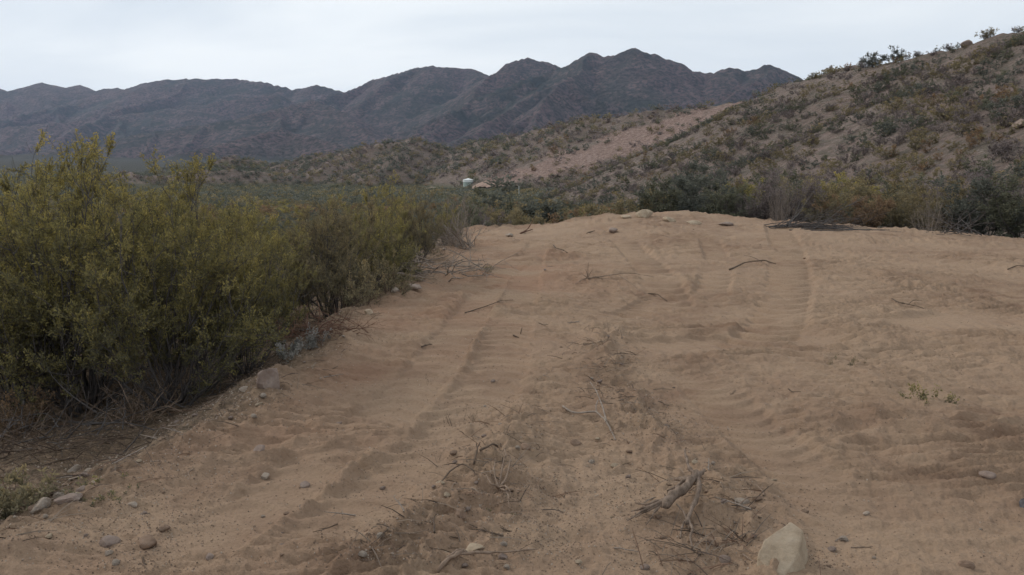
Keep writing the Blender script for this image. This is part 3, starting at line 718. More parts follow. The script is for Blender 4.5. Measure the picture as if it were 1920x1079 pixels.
# ------------------------------------------------------------------ rocks
import bmesh
def rock_mesh(seed, dims, m, cuts=9, rough=0.06, sub=3, round_=0.0):
    rr_ = random.Random(seed); bm = bmesh.new(); bmesh.ops.create_icosphere(bm, subdivisions=sub, radius=1.0)
    from mathutils import Vector, noise as mn
    planes = []
    for k in range(cuts):
        v = Vector((rr_.gauss(0, 1), rr_.gauss(0, 1), rr_.gauss(0, 1))).normalized(); planes.append((v, rr_.uniform(0.40, 0.80)))
    for v in bm.verts:
        p = v.co.copy()
        for n_, d in planes:
            e = p.dot(n_) - d
            if e > 0: p -= n_ * e * (1 - round_)
        p += p.normalized() * rough * mn.noise(p * 2.5 + Vector((seed, 0, 0))) + Vector((1, 1, 1)) * rough * 0.3 * mn.noise(p * 7)
        v.co = Vector((p.x * dims[0], p.y * dims[1], p.z * dims[2]))
    me = bpy.data.meshes.new('rock'); bm.to_mesh(me); bm.free(); me.materials.append(m)
    for p in me.polygons: p.use_smooth = round_ > 0.2
    return me
ROCKS = [  # px, py of the foot, width px, height/width, material, cuts, rounding, name, label
    (502, 728, 40, 1.25, M_ROCKG, 8, 0, 'rock', 'grey-pink stone standing upright at the foot of the nearest bushes'),
    (70, 962, 42, 0.62, M_ROCKW, 9, 0.2, 'rock', 'cream rounded rock on the pad edge beside the small green weed'),
    (122, 950, 48, 0.30, M_ROCKG, 6, 0.1, 'rock', 'long flat stone next to the cream rounded rock'),
    (195, 1028, 46, 0.42, M_ROCKG, 9, 0.3, 'rock', 'oval pitted stone half sunk in the sand near the bottom left'),
    (203, 1042, 18, 0.6, M_ROCKW, 7, 0.1, 'stone', 'tiny pale stone touching the oval pitted stone'),
    (275, 1030, 42, 0.7, M_CLOD, 8, 0.4, 'dirt_clod', 'smooth earth clod right of the oval pitted stone'),
    (135, 888, 24, 0.7, M_ROCKW, 8, 0.1, 'stone', 'pale stone in the leaf litter under the large bushes'),
    (150, 928, 22, 0.6, M_ROCKG, 8, 0.3, 'stone', 'round grey stone on the litter edge above the long flat stone'),
    (247, 958, 28, 0.28, M_ROCKW, 6, 0, 'stone', 'thin flat pale chip lying alone on the sand slope'),
    (487, 853, 30, 0.55, M_ROCKG, 5, 0, 'stone', 'wedge-shaped brown stone on the slope above the small white-topped one'),
    (495, 900, 26, 0.6, M_ROCKW, 7, 0, 'stone', 'white-topped angular stone in a dark hollow of the slope'),
    (570, 922, 26, 0.5, M_ROCKG, 9, 0.4, 'stone', 'rounded stone on the slope right of the white-topped one'),
    (308, 1000, 22, 0.6, M_CLOD, 9, 0.4, 'dirt_clod', 'earth clod above the smooth clod near the bottom left'),
    (390, 1058, 24, 0.5, M_ROCKG, 9, 0.3, 'stone', 'small stone at the bottom of the slope, left quarter'),
    (862, 985, 30, 0.8, M_CLOD, 8, 0.2, 'dirt_clod', 'blocky clod beside the vertical twig tangle'),
    (888, 1040, 46, 0.35, M_ROCK, 6, 0, 'stone', 'long tan stone lying near the bottom edge above the root stick'),
    (943, 1052, 20, 1.0, M_ROCKG, 5, 0, 'stone', 'small wedge-shaped stone standing near the root stick'),
    (1395, 948, 32, 0.45, M_ROCKW, 5, 0, 'stone', 'white angular chip right of the uprooted stump'),
    (1357, 950, 12, 1.0, M_ROCKG, 6, 0, 'stone', 'small stone between the stump and the white chip'),
    (1855, 908, 28, 0.5, M_ROCKG, 9, 0.4, 'stone', 'round half-buried stone near the right edge'),
    (1815, 1066, 32, 0.4, M_CLOD, 8, 0.2, 'dirt_clod', 'clod in a small hollow near the bottom right corner'),
    (1626, 970, 20, 0.4, M_ROCKW, 7, 0.2, 'stone', 'pale chip on the sand above and right of the big tan block'),
    (1360, 1062, 26, 0.9, M_ROCKG, 8, 0.3, 'stone', 'round stone just left of the big tan block'),
    (1212, 408, 34, 0.75, M_ROCK, 9, 0.2, 'boulder', 'round boulder on top of the pad rim mound'),
    (1256, 416, 28, 0.42, M_ROCK, 8, 0.3, 'boulder', 'low boulder on the pad rim, second from the mound'),
    (1303, 421, 30, 0.28, M_ROCK, 8, 0.3, 'boulder', 'flat pale boulder on the rim right of the low one'),
    (1362, 423, 26, 0.28, M_ROCKG, 8, 0.3, 'boulder', 'flat boulder on the rim before the bare stems'),
    (1175, 409, 20, 0.4, M_ROCK, 8, 0.3, 'boulder', 'small boulder left of the round one on the rim mound'),
    (775, 545, 44, 0.38, M_ROCKG, 8, 0.2, 'rock', 'flat grey rock at the bank below the piled branches'),
    (740, 552, 28, 0.4, M_ROCKW, 8, 0.2, 'rock', 'cream rock at the bank left of the flat grey one'),
    (690, 592, 26, 0.5, M_ROCK, 8, 0.2, 'rock', 'tan rock on the pad edge below the second clump'),
    (532, 655, 26, 0.7, M_ROCKG, 8, 0.3, 'rock', 'round rock in the rubble above the upright stone'),
    (458, 738, 26, 0.45, M_ROCKW, 8, 0.2, 'stone', 'whitish stone left of the upright stone'),
    (1150, 436, 22, 0.4, M_ROCKG, 8, 0.3, 'stone', 'small stone on the far part of the pad'),
    (955, 444, 20, 0.4, M_ROCKW, 8, 0.3, 'stone', 'pale stone near the pad corner'),
    (1080, 838, 26, 0.5, M_CLOD, 8, 0.4, 'dirt_clod', 'clod in the rough strip below the pale forked root'),
    (985, 845, 34, 0.4, M_CLOD, 8, 0.4, 'dirt_clod', 'long clod left of the rough strip'),
    (635, 800, 14, 0.6, M_ROCKG, 8, 0.3, 'stone', 'small stone alone on the sand slope'),
]
for k, (px, py, wpx, hr, m, cuts, rd, nm, lab) in enumerate(ROCKS):
    p = hit(px, py); D = math.hypot(p[0], p[1]); wm = wpx * D / F_PX / 2
    dims = (wm * 1.12, wm * random.Random(k).uniform(0.8, 1.1), wm * hr * 1.25)
    me = rock_mesh(k + 3, dims, m, cuts, 0.07, 3, rd); me.name = nm
    t = thing(nm, lab, nm.replace('_', ' '), (p[0], p[1] + wm * 0.5, p[2] + dims[2] * 0.25), k * 1.1 if hr < 1 else 0.3, 'stones and clods around the pad', me)
    if py > 440 and k not in (0,): t.scale = (0.86,) * 3
# the big tan block by the bottom edge
def tan_block():
    bm = bmesh.new(); from mathutils import Vector, noise as mn
    pts = [(1430, 1038), (1447, 1013), (1497, 982), (1514, 996), (1496, 1036), (1462, 1070), (1440, 1066)][::-1]
    c_, s_ = math.cos(RAD(30)), math.sin(RAD(30)); q = [((a - 1475) * 0.0027, (1040 - b) * 0.0029) for a, b in pts]
    top = [bm.verts.new((x, y * c_, 0.035 + y * s_)) for x, y in q]
    bot = [bm.verts.new((x * 1.12 + (0.045 if x > 0.0 else 0.0), y * c_ * 1.12 - 0.01, -0.12)) for x, y in q]
    bm.faces.new(top); bm.faces.new(bot[::-1])
    for i in range(len(pts)): j = (i + 1) % len(pts); bm.faces.new((bot[i], bot[j], top[j], top[i]))
    bmesh.ops.recalc_face_normals(bm, faces=bm.faces[:])
    bmesh.ops.bevel(bm, geom=bm.edges[:], offset=0.005, segments=1, affect='EDGES')
    bmesh.ops.triangulate(bm, faces=bm.faces[:])
    bmesh.ops.subdivide_edges(bm, edges=bm.edges[:], cuts=3, use_grid_fill=True)
    for v in bm.verts:
        v.co += v.co.normalized() * (0.007 * mn.noise(v.co * 9) + 0.005 * mn.noise(v.co * 30)) + Vector((0, 0, 0.006 * mn.noise(v.co * 16)))
    me = bpy.data.meshes.new('tan_rock'); bm.to_mesh(me); bm.free(); me.materials.append(M_ROCK); return me
p = hit(1474, 1066)
thing('rock', 'big tan angular block with flat cracked top at the bottom edge', 'rock', (p[0], p[1], p[2]), 0, None, tan_block()).scale = (0.95, 0.95, 1.0)
p = hit(1925, 962)
thing('rock', 'dark blue-grey slab cut off by the right edge of the photo', 'rock', (p[0] + 0.06, p[1], p[2] + 0.02), 0.2, None, rock_mesh(77, (0.13, 0.07, 0.045), M_DARK, 7, 0.05, 3, 0.1))
p = crest_hit(1812); thing('boulder', 'pale boulder on the skyline crest of the near hill', 'boulder', (p[0], p[1], p[2] + 0.25), 0.5, None, rock_mesh(81, (0.85, 0.7, 0.62), M_ROCKG, 8, 0.06, 3, 0.1))
p = hit(1912, 240); thing('boulder', 'large tan boulder on the hillside at the right edge', 'boulder', (p[0], p[1], p[2] + 0.3), 0.2, None, rock_mesh(83, (0.6, 0.6, 0.4), M_ROCKG, 8, 0.06, 3, 0.1))

# ------------------------------------------------------------------ sticks, roots and tangles
def stick_obj(name, label, cat, lines, m, group=None, sides=6):
    thin = 0.82 if name == 'uprooted_stump' else 0.72
    """lines: list of (world points, start radius, end radius); becomes one mesh on an origin at its first point"""
    o0 = np.array(lines[0][0][0]); Vs, Fs = [], []; off = 0
    for pts, r0, r1 in lines:
        P = np.array(pts, float) - o0; k = len(P)
        t = np.linspace(0, k - 1, (k - 1) * 4 + 1); i = np.minimum(t.astype(int), k - 2); f = (t - i)[:, None]
        Q = P[i] * (1 - f) + P[i + 1] * f
        Q[1:-1] = 0.25 * Q[:-2] + 0.5 * Q[1:-1] + 0.25 * Q[2:]; n = len(Q)
        Q += RG.normal(size=Q.shape) * r0 * 0.12
        R = np.linspace(r0, r1, n) * thin * (1 + 0.18 * RG.normal(size=n))
        Q = np.concatenate([Q[:1], Q, Q[-1:]]); R = np.concatenate([[1e-4], R, [1e-4]])
        Q[0] -= (Q[2] - Q[1]) * 0.02; Q[-1] += (Q[-2] - Q[-3]) * 0.02
        V, F = tubes(Q[None], R[None], sides); Vs.append(V); Fs.append(F + off); off += len(V)
    me = mk_mesh(name, np.concatenate(Vs), np.concatenate(Fs), mats=(m,), smooth=True)
    return thing(name, label, cat, tuple(o0), 0, group, me)
def gp(px, py, lift=0.0):
    p = hit(px, py); return (p[0], p[1], p[2] + lift)
def path(pix, lift=0.006):
    out_ = []
    for q in pix:
        out_.append(gp(q[0], q[1], q[2] if len(q) > 2 else lift))
    return out_
def raised(px, py, D, ):  # a free point seen at a pixel, at distance D
    return at(px, py, D)
G = 'sticks and roots lying on the sand'
stick_obj('forked_root', 'pale forked root lying on the rough strip in mid pad', 'root', [(path([(1055, 770), (1075, 782, .02), (1118, 790, .03), (1137, 797, .02), (1148, 815), (1154, 830)]), .010, .006),
    (path([(1137, 797, .02), (1128, 775, .05), (1118, 755, .07), (1106, 740, .08)]), .008, .004), (path([(1118, 788, .03), (1117, 775, .04), (1121, 765, .05)]), .006, .004)], M_PALE, G)
stump = [(path([(1306, 936, .09), (1285, 950, .09), (1262, 965, .075), (1240, 975, .05)]), .030, .022)]
for q in [(1190, 958, .02), (1183, 968, .015), (1192, 980, .01), (1176, 982, .01), (1212, 992, .01), (1200, 972, .02)]: stump.append((path([(1262, 964, .07), ((1245 + q[0]) / 2, (972 + q[1]) / 2, .045), q]), .013, .003))
stump += [(path([(1306, 934, .09), (1309, 950, .07), (1300, 972, .05), (1286, 992, .02)]), .017, .011), (path([(1290, 985, .03), (1279, 1000, .02), (1275, 1015, .004)]), .009, .004),
          (path([(1288, 988, .03), (1299, 1005, .02), (1293, 1020, .01), (1298, 1034, .004)]), .009, .004), (path([(1268, 972, .06), (1282, 985, .04), (1293, 1000, .01)]), .005, .003),
          (path([(1302, 934, .10), (1290, 925, .12), (1284, 915, .15), (1282, 905, .17)]), .014, .005), (path([(1304, 934, .10), (1314, 930, .11), (1320, 926, .12)]), .014, .009),
          (path([(1304, 936, .08), (1284, 930, .08), (1264, 926, .07)]), .018, .012), (path([(1290, 945, .09), (1270, 940, .08), (1250, 945, .05)]), .010, .005)]
stick_obj('uprooted_stump', 'uprooted shrub stump with splayed frayed roots near the bottom', 'stump', stump, M_STUMP, None, 8)
stick_obj('root', 'long thin root sticking out of a clod at the bottom edge', 'root', [(path([(820, 1078), (845, 1064, .02), (880, 1062, .03), (930, 1053, .03), (1010, 1042, .03)]), .013, .004), (path([(850, 1062, .02), (868, 1066, .03), (875, 1060, .03), (862, 1056, .03)]), .012, .008), (path([(838, 1060, .02), (862, 1050, .03), (884, 1056, .02)]), .009, .005)], M_DUSTY, G)
tang = []
b0 = gp(935, 925, .02)
for a in [[(945, 900), (950, 880), (942, 862)], [(925, 905), (930, 885)], [(950, 918), (958, 900), (950, 885)], [(945, 945), (952, 960), (955, 980)], [(930, 940), (920, 930), (912, 915)], [(948, 935), (960, 950)]]:
    tang.append(([b0] + [gp(q[0], q[1], .05) for q in a], .008, .003))
stick_obj('twig_tangle', 'pale tangle of roots over a yellowish tuft, left of mid bottom', 'twig tangle', tang, M_DUSTY, G)
stick_obj('stick', 'short stick pointing up above a clod, with a pale stub across it', 'stick', [([gp(888, 882, .01), gp(896, 858, .04), gp(900, 850, .06)], .007, .004), (path([(900, 855, .02), (925, 850, .03), (934, 846, .02)]), .009, .006)], M_DARKW, G)
stick_obj('root', 'thin root curving over the slope left of the clods', 'root', [(path([(828, 914), (845, 898, .02), (868, 890, .02), (890, 888)]), .007, .004)], M_DARKW, G)
bs = gp(1102, 525, .02); bl = []
for q in [(1075, 535), (1085, 528), (1098, 505), (1103, 492), (1112, 505), (1128, 520), (1150, 524), (1090, 515)]: bl.append(([bs, raised((bs_ := (1102 + q[0]) / 2), (525 + q[1]) / 2 - 3, bs[1]), raised(q[0], q[1], bs[1] - (0.4 if q[1] > 522 else 0))], .012, .004))
bl.append((path([(1102, 524), (1140, 522, .04), (1180, 520, .05), (1226, 522, .02)]), .013, .005)); bl.append((path([(1160, 522, .02), (1185, 535, .02), (1199, 548)]), .008, .004))
stick_obj('broken_branch', 'spiky torn-out branch with a long trailing stem in mid pad', 'branch', bl, M_DUSTY, G)
stick_obj('stick', 'long brown stick with a fork lying on the far tracks', 'stick', [(path([(1368, 507), (1395, 500, .05), (1430, 497, .06), (1455, 501, .03)]), .022, .010), (path([(1428, 497, .05), (1408, 487, .06), (1395, 483, .03)]), .010, .005)], M_DARKW, G)
stick_obj('stick', 'thin wavy stick on the sand left of mid pad', 'stick', [(path([(872, 590), (895, 582, .01), (920, 576, .02), (938, 570, .02), (962, 566)]), .010, .004)], M_DARKW, G)
stick_obj('twig', 'crooked black twig right of the tread marks', 'twig', [(path([(1672, 562), (1682, 572, .03), (1702, 576, .03), (1722, 578, .02), (1740, 587)]), .012, .005), (path([(1702, 576, .03), (1712, 570, .04), (1728, 574, .02)]), .008, .004)], M_DARKW, G)
stick_obj('stick', 'curved dark stick on the sand below the pad corner', 'stick', [(path([(1038, 463), (1043, 470, .04), (1054, 474, .04), (1064, 475)]), .020, .010)], M_DARKW, G)
e0 = gp(985, 437, .03)
stick_obj('stick', 'dark stick propped up at the brow near the pad corner', 'stick', [([gp(976, 438), raised(990, 430, e0[1]), raised(1002, 408, e0[1])], .028, .008), (path([(976, 438), (998, 433, .04)]), .03, .02)], M_RUST, G)
stick_obj('twig', 'short dark curved twig lying alone on the pale sand', 'twig', [(path([(1478, 733), (1484, 739, .01), (1500, 740)]), .006, .003)], M_DARKW, G)
stick_obj('stick', 'dark stick at the right edge of the far sand', 'stick', [(path([(1890, 507), (1905, 503, .04), (1922, 500)]), .016, .008)], M_DARKW, G)
stick_obj('twig', 'pair of short dark sticks on the reddish sand left of mid pad', 'twig', [([gp(976, 628), raised(979, 614, gp(976, 628)[1])], .008, .004), (path([(962, 632), (972, 638)]), .008, .006)], M_DARKW, G)
stick_obj('stick', 'short stick on the slope below the rubble heap', 'stick', [(path([(790, 652), (805, 650, .02), (810, 651)]), .008, .006)], M_DARKW, G)
stick_obj('stick', 'thin dark stick beyond the spiky branch, bending over the sand', 'stick', [(path([(1215, 552), (1232, 556, .03), (1250, 567)]), .012, .006)], M_DARKW, G)
stick_obj('stick', 'short dark stick across the sand near the rim mound', 'stick', [(path([(1100, 440), (1115, 437, .03)]), .022, .016)], M_DARKW, G)
stick_obj('twig', 'dark twig lying by the white chip', 'twig', [(path([(1378, 962), (1400, 945, .03), (1432, 940, .02)]), .007, .003)], M_DUSTY, G)
# bare wood at the foot of the nearest bush
def fan(name, label, cat, px, py, n, Lm, spread, m, seed, up=(0.2, 0.9), r0=.010, flat_=False, dirx=0, diry=0, group=None, npt=6):
    g = np.random.default_rng(seed); p = hit(px, py)
    an = g.uniform(0, 2 * np.pi, n); el = g.uniform(*up, n) * (np.pi / 2)
    d = np.stack([np.cos(an) * np.cos(el) + dirx, np.sin(an) * np.cos(el) + diry, np.sin(el)], 1); d = unit(d)
    st = g.normal(size=(n, 3)) * np.array([spread, spread, 0.02]) + np.array([0, 0, 0.03])
    P = grow(st, d, Lm * g.uniform(0.5, 1.1, n), npt, np.array([0, 0, -0.03]), 0.14, g)
    # side twigs
    t0 = g.uniform(0.3, 0.9, (n, 3)); q, tg = along(P, t0); d2 = unit(tg + 0.6 * g.normal(size=tg.shape)).reshape(-1, 3)
    P2 = grow(q.reshape(-1, 3), d2, Lm * 0.35 * g.uniform(0.4, 1, len(d2)), 4, np.array([0, 0, 0.0]), 0.15, g)
    for A in (P, P2): A[..., 2] = np.maximum(A[..., 2], 0.004)
    V1, F1 = tubes(P, r0 * np.linspace(1.1, 0.35, npt)[None] * g.uniform(0.5, 1.3, (n, 1)), 5); V2, F2 = tubes(P2, r0 * 0.35 * np.ones((len(P2), 4)), 3)
    me = mk_mesh(name, np.concatenate([V1, V2]), np.concatenate([F1, F2 + len(V1)]), mats=(m,), smooth=True)
    return thing(name, label, cat, tuple(p), 0, group, me)
GB = 'heaps of cut branches along the bank'
fan('branch_pile', 'pile of grey cut branches in front of the olive bushes on the bank', 'branch pile', 805, 512, 60, 0.85, 0.45, M_PALE, 5, (0.02, 0.30), .009, dirx=-0.2, diry=-.1, group=GB)
fan('branch_pile', 'bleached branches fanned out beside the far end of the bank', 'branch pile', 868, 468, 50, 1.25, 0.16, M_PALE, 6, (0.15, 0.75), .009, dirx=-0.7, group=GB)
fan('branch_pile', 'reddish dead brush heap at the bend of the pad edge', 'branch pile', 605, 628, 80, 0.36, 0.22, M_RUST, 7, (0.03, 0.5), .004, dirx=0, group=GB)
fan('branch_pile', 'grey sticks poking out from under the yellow-tipped bush', 'branch pile', 560, 628, 30, 0.7, 0.10, M_PALE, 8, (0.05, 0.35), .006, dirx=-0.8, diry=0.2, group=GB)
fan('branch_pile', 'long fallen grey branches lying in front of the rim shrubs', 'branch pile', 1485, 428, 60, 2.1, 0.35, M_STEM, 9, (0.02, 0.16), .012, dirx=1.2, diry=0.3, group=GB)
fan('branch_pile', 'leaning grey poles and brush near the right end of the rim', 'branch pile', 1800, 440, 16, 1.4, 0.3, M_STEM, 10, (0.1, 0.5), .014, dirx=-0.6, diry=0.2, group=GB)
fan('branch_pile', 'tangle of curved bare branches under the nearest bush', 'branch pile', 390, 735, 60, 0.42, 0.30, M_STEM, 12, (0.05, 0.7), .005, dirx=0, group=GB)
fan('branch_pile', 'forked bare branches at the foot of the tallest bush', 'branch pile', 270, 790, 22, 0.42, 0.12, M_DUSTY, 13, (0.1, 0.7), .007, dirx=0.3, group=GB)
fan('branch_pile', 'dark dead brush on the litter near the bottom left', 'branch pile', 60, 850, 60, 0.6, 0.30, M_DARKW, 14, (0.03, 0.5), .005, group=GB)
fan('branch_pile', 'dark fine brush at the left edge above the small green weed', 'branch pile', 130, 815, 40, 0.6, 0.35, M_STEM, 15, (0.03, 0.4), .006, group=GB)
GT = 'long fallen branches on the leaf litter'
stick_obj('fallen_branch', 'long grey fallen branch crossing the litter edge below the bushes', 'branch', [(path([(130, 905), (190, 893, .03), (240, 870, .03), (275, 848, .02)]), .008, .004), (path([(205, 866), (240, 868, .02)]), .004, .002)], M_PALE, GT)
stick_obj('fallen_branch', 'pale bent branch with a hooked end at the foot of the bushes', 'branch', [(path([(285, 825), (300, 808, .02), (335, 803, .02)]), .008, .004)], M_PALE, GT)
stick_obj('fallen_branch', 'crooked branch twisting out from the bush foot', 'branch', [(path([(165, 810), (190, 790, .05), (215, 782, .08), (240, 795, .03)]), .010, .006)], M_PALE, GT)

# ------------------------------------------------------------------ small plants on the pad
def weed(name, label, px, py, H, R, kind, n=10, leafl=0.02, lw=0.004, m=None, nl=14, grp='small weeds and tufts on the sand'):
    SV, SF, LV, LF, LT = shrub(RG, H=H, R=R, ns=n, nb=4, ntw=2, nl=nl, leaf=leafl, lw=lw, pal=PAL[kind] if kind else None, low=0.1, stem_r=0.02, flat=0.6, nt_len=0.25) if nl else shrub(RG, H=H, R=R, ns=n, nb=5, ntw=3, nl=0, low=0.1, stem_r=0.022, flat=0.6, nt_len=0.25)
    p = hit(px, py); t = thing(name, label, 'weed', (p[0], p[1], p[2]), 0, grp)
    obj('stems', mk_mesh('stems', SV, SF, mats=(m or M_DARKW,), smooth=True), t)
    if LV is not None: obj('foliage', mk_mesh('foliage', LV, LF, tint=LT, mats=(M_LEAF,)), t)
weed('weed', 'small yellow-green leafy weed beside the cream rounded rock', 45, 945, 0.21, 0.15, 'olive', 22, 0.024, 0.005, nl=16)
weed('weed', 'green sprig growing from bare sand on the right', 1738, 748, 0.16, 0.14, 'yellow', 12, 0.016, 0.0035, nl=10)
weed('dry_tuft', 'dry tuft trailing to the right of the green sprig', 1778, 754, 0.05, 0.22, 'olive', 16, 0.012, 0.003, nl=6)
weed('dry_tuft', 'olive dry tuft on the sand above the green sprig', 1585, 682, 0.11, 0.14, 'olive', 14, 0.014, 0.003, nl=6)
weed('dry_tuft', 'dark twiggy tuft on the sand left of the rough strip', 862, 796, 0.16, 0.08, None, 16, nl=0)
weed('dry_tuft', 'dark twiggy tuft at the top of the slope', 786, 722, 0.12, 0.10, None, 16, nl=0)
weed('dry_tuft', 'dark tuft on the right side of the rough strip', 1192, 757, 0.10, 0.10, None, 18, nl=0)
weed('dry_tuft', 'litter-like dry tuft at the head of the rough strip', 1127, 642, 0.06, 0.22, None, 26, nl=0)
weed('dry_tuft', 'greyish dry tuft on the sand near the half-buried stone', 1742, 900, 0.05, 0.10, None, 18, nl=0)
weed('dry_tuft', 'dry flat tuft on the sand beyond the bank of branches', 905, 507, 0.14, 0.30, 'olive', 18, 0.02, 0.005, nl=4)
weed('dry_tuft', 'yellowish tuft under the pale tangle of roots', 930, 962, 0.07, 0.09, 'yellow', 12, 0.014, 0.003, nl=8)
weed('dry_tuft', 'dark scraggy tuft left of the big tan block', 1322, 1058, 0.07, 0.12, None, 30, nl=0)
weed('dry_tuft', 'scraggy dark tuft at the bottom edge, left of the root', 680, 1072, 0.07, 0.12, None, 26, nl=0)
weed('weed', 'pale silvery shrublet in the rubble at the bend of the pad edge', 575, 655, 0.22, 0.20, 'silver', 20, 0.02, 0.006, nl=12)
weed('weed', 'pale silvery plant in the rubble nearer the upright stone', 548, 668, 0.16, 0.16, 'silver', 16, 0.02, 0.006, nl=12)
weed('weed', 'orange-leaved low shrublet at the left edge under the bushes', 12, 815, 0.45, 0.35, 'rust', 26, 0.024, 0.006, nl=14)
weed('weed', 'olive seedling shrub at the foot of the second clump', 680, 572, 0.5, 0.35, 'olive', 22, 0.03, 0.006, nl=14)
weed('weed', 'olive seedling shrub left of the piled branches', 725, 550, 0.5, 0.4, 'olive', 22, 0.03, 0.006, nl=12)
weed('dry_tuft', 'small dark bare seedling standing before the second clump', 655, 575, 0.4, 0.08, None, 14, nl=0)
weed('dry_tuft', 'straw-coloured tuft on the litter edge below the bushes', 190, 915, 0.08, 0.18, 'yellow', 20, 0.016, 0.003, nl=6)

# ------------------------------------------------------------------ scattered stones, twigs and fine debris
g = np.random.default_rng(77)
peb = [rock_mesh(200 + k, (1, 0.85, 0.6), m, 8, 0.08, 2, 0.15) for k, m in enumerate([M_ROCKG, M_ROCKG, M_ROCKW, M_CLOD, M_ROCK, M_CLOD])]
PL = {'grey': 'small grey-pink stone lying loose on the sand', 'white': 'small whitish stone lying loose on the sand', 'clod': 'small earth clod lying loose on the sand', 'tan': 'small tan stone lying loose on the sand'}
pk = ['grey', 'grey', 'white', 'clod', 'tan', 'clod']
spots = []
while len(spots) < 150:
    px, py = g.uniform(0, 1900), g.uniform(440, 1075)
    x, y = flat_hit(px, py); o_ = float(pad_out(np.array([x]), np.array([y]))[0])
    bdm = min(float(line_d(np.array([x]), np.array([y]), BERM)[0]), float(line_d(np.array([x]), np.array([y]), BERM2)[0]))
    pr_ = 0.06 + 0.9 * math.exp(-((o_ - 0.1) / 0.45) ** 2) + 0.8 * math.exp(-(bdm / 0.35) ** 2)
    if o_ > 0.8 or g.uniform() > pr_: continue
    spots.append((x, y, o_))
for x, y, o_ in spots:
    k = int(g.integers(0, 6)); s = g.uniform(0.010, 0.026) * (1.5 if o_ > -0.3 else 1.0) * (1 + max(0, y - 6) * 0.06)
    t = thing('stone' if k not in (3, 5) else 'dirt_clod', PL[pk[k]], 'stone' if k not in (3, 5) else 'dirt clod', (x, y, ground_z(x, y) + s * 0.2), g.uniform(0, 6.28), 'small %s pieces scattered on the sand' % pk[k], peb[k])
    t.scale = (s, s, s)
def twig_mesh(seed):
    q = np.random.default_rng(seed); P = grow(np.zeros((1, 3)), np.array([[1.0, 0, 0.05]]), np.array([1.0]), 7, np.array([0, 0, 0]), 0.16, q)
    P[..., 2] = np.abs(P[..., 2]) * 0.4 + 0.03
    t0 = q.uniform(0.3, 0.8, (1, 2)); a, tg = along(P, t0); P2 = grow(a.reshape(-1, 3), unit(tg.reshape(-1, 3) + 0.7 * q.normal(size=(2, 3)) * np.array([1, 1, 0.2])), np.array([0.3, 0.25]), 7, np.array([0, 0, 0]), 0.1, q)
    A = np.concatenate([P, P2]); V, F = tubes(A, np.array([[0.026], [0.014], [0.014]]) * np.linspace(1.1, 0.4, 7)[None], 4)
    return V, F
tw = [twig_mesh(k) for k in range(6)]
twm = [mk_mesh('twig', V, F, mats=([M_DARKW, M_PALE, M_DUSTY][k % 3],), smooth=True) for k, (V, F) in enumerate(tw)]
n = 0
while n < 80:
    px, py = g.uniform(0, 1900), g.uniform(450, 1075); x, y = flat_hit(px, py); o_ = float(pad_out(np.array([x]), np.array([y]))[0])
    bdm = min(float(line_d(np.array([x]), np.array([y]), BERM)[0]), float(line_d(np.array([x]), np.array([y]), BERM2)[0]))
    if o_ > 1.2 or g.uniform() > 0.10 + 0.9 * math.exp(-((o_ - 0.3) / 0.6) ** 2) + 0.9 * math.exp(-(bdm / 0.4) ** 2): continue
    k = n % 6; s = g.uniform(0.06, 0.22) * (1 + max(0, y - 6) * 0.05)
    t = thing('twig', ['dark brown twig lying loose on the sand', 'bleached twig lying loose on the sand', 'dust-coloured twig lying loose on the sand'][k % 3], 'twig', (x, y, ground_z(x, y)), g.uniform(0, 6.28), 'loose %s twigs on the sand' % ['brown', 'bleached', 'dusty'][k % 3], twm[k])
    t.scale = (s, s, s); n += 1
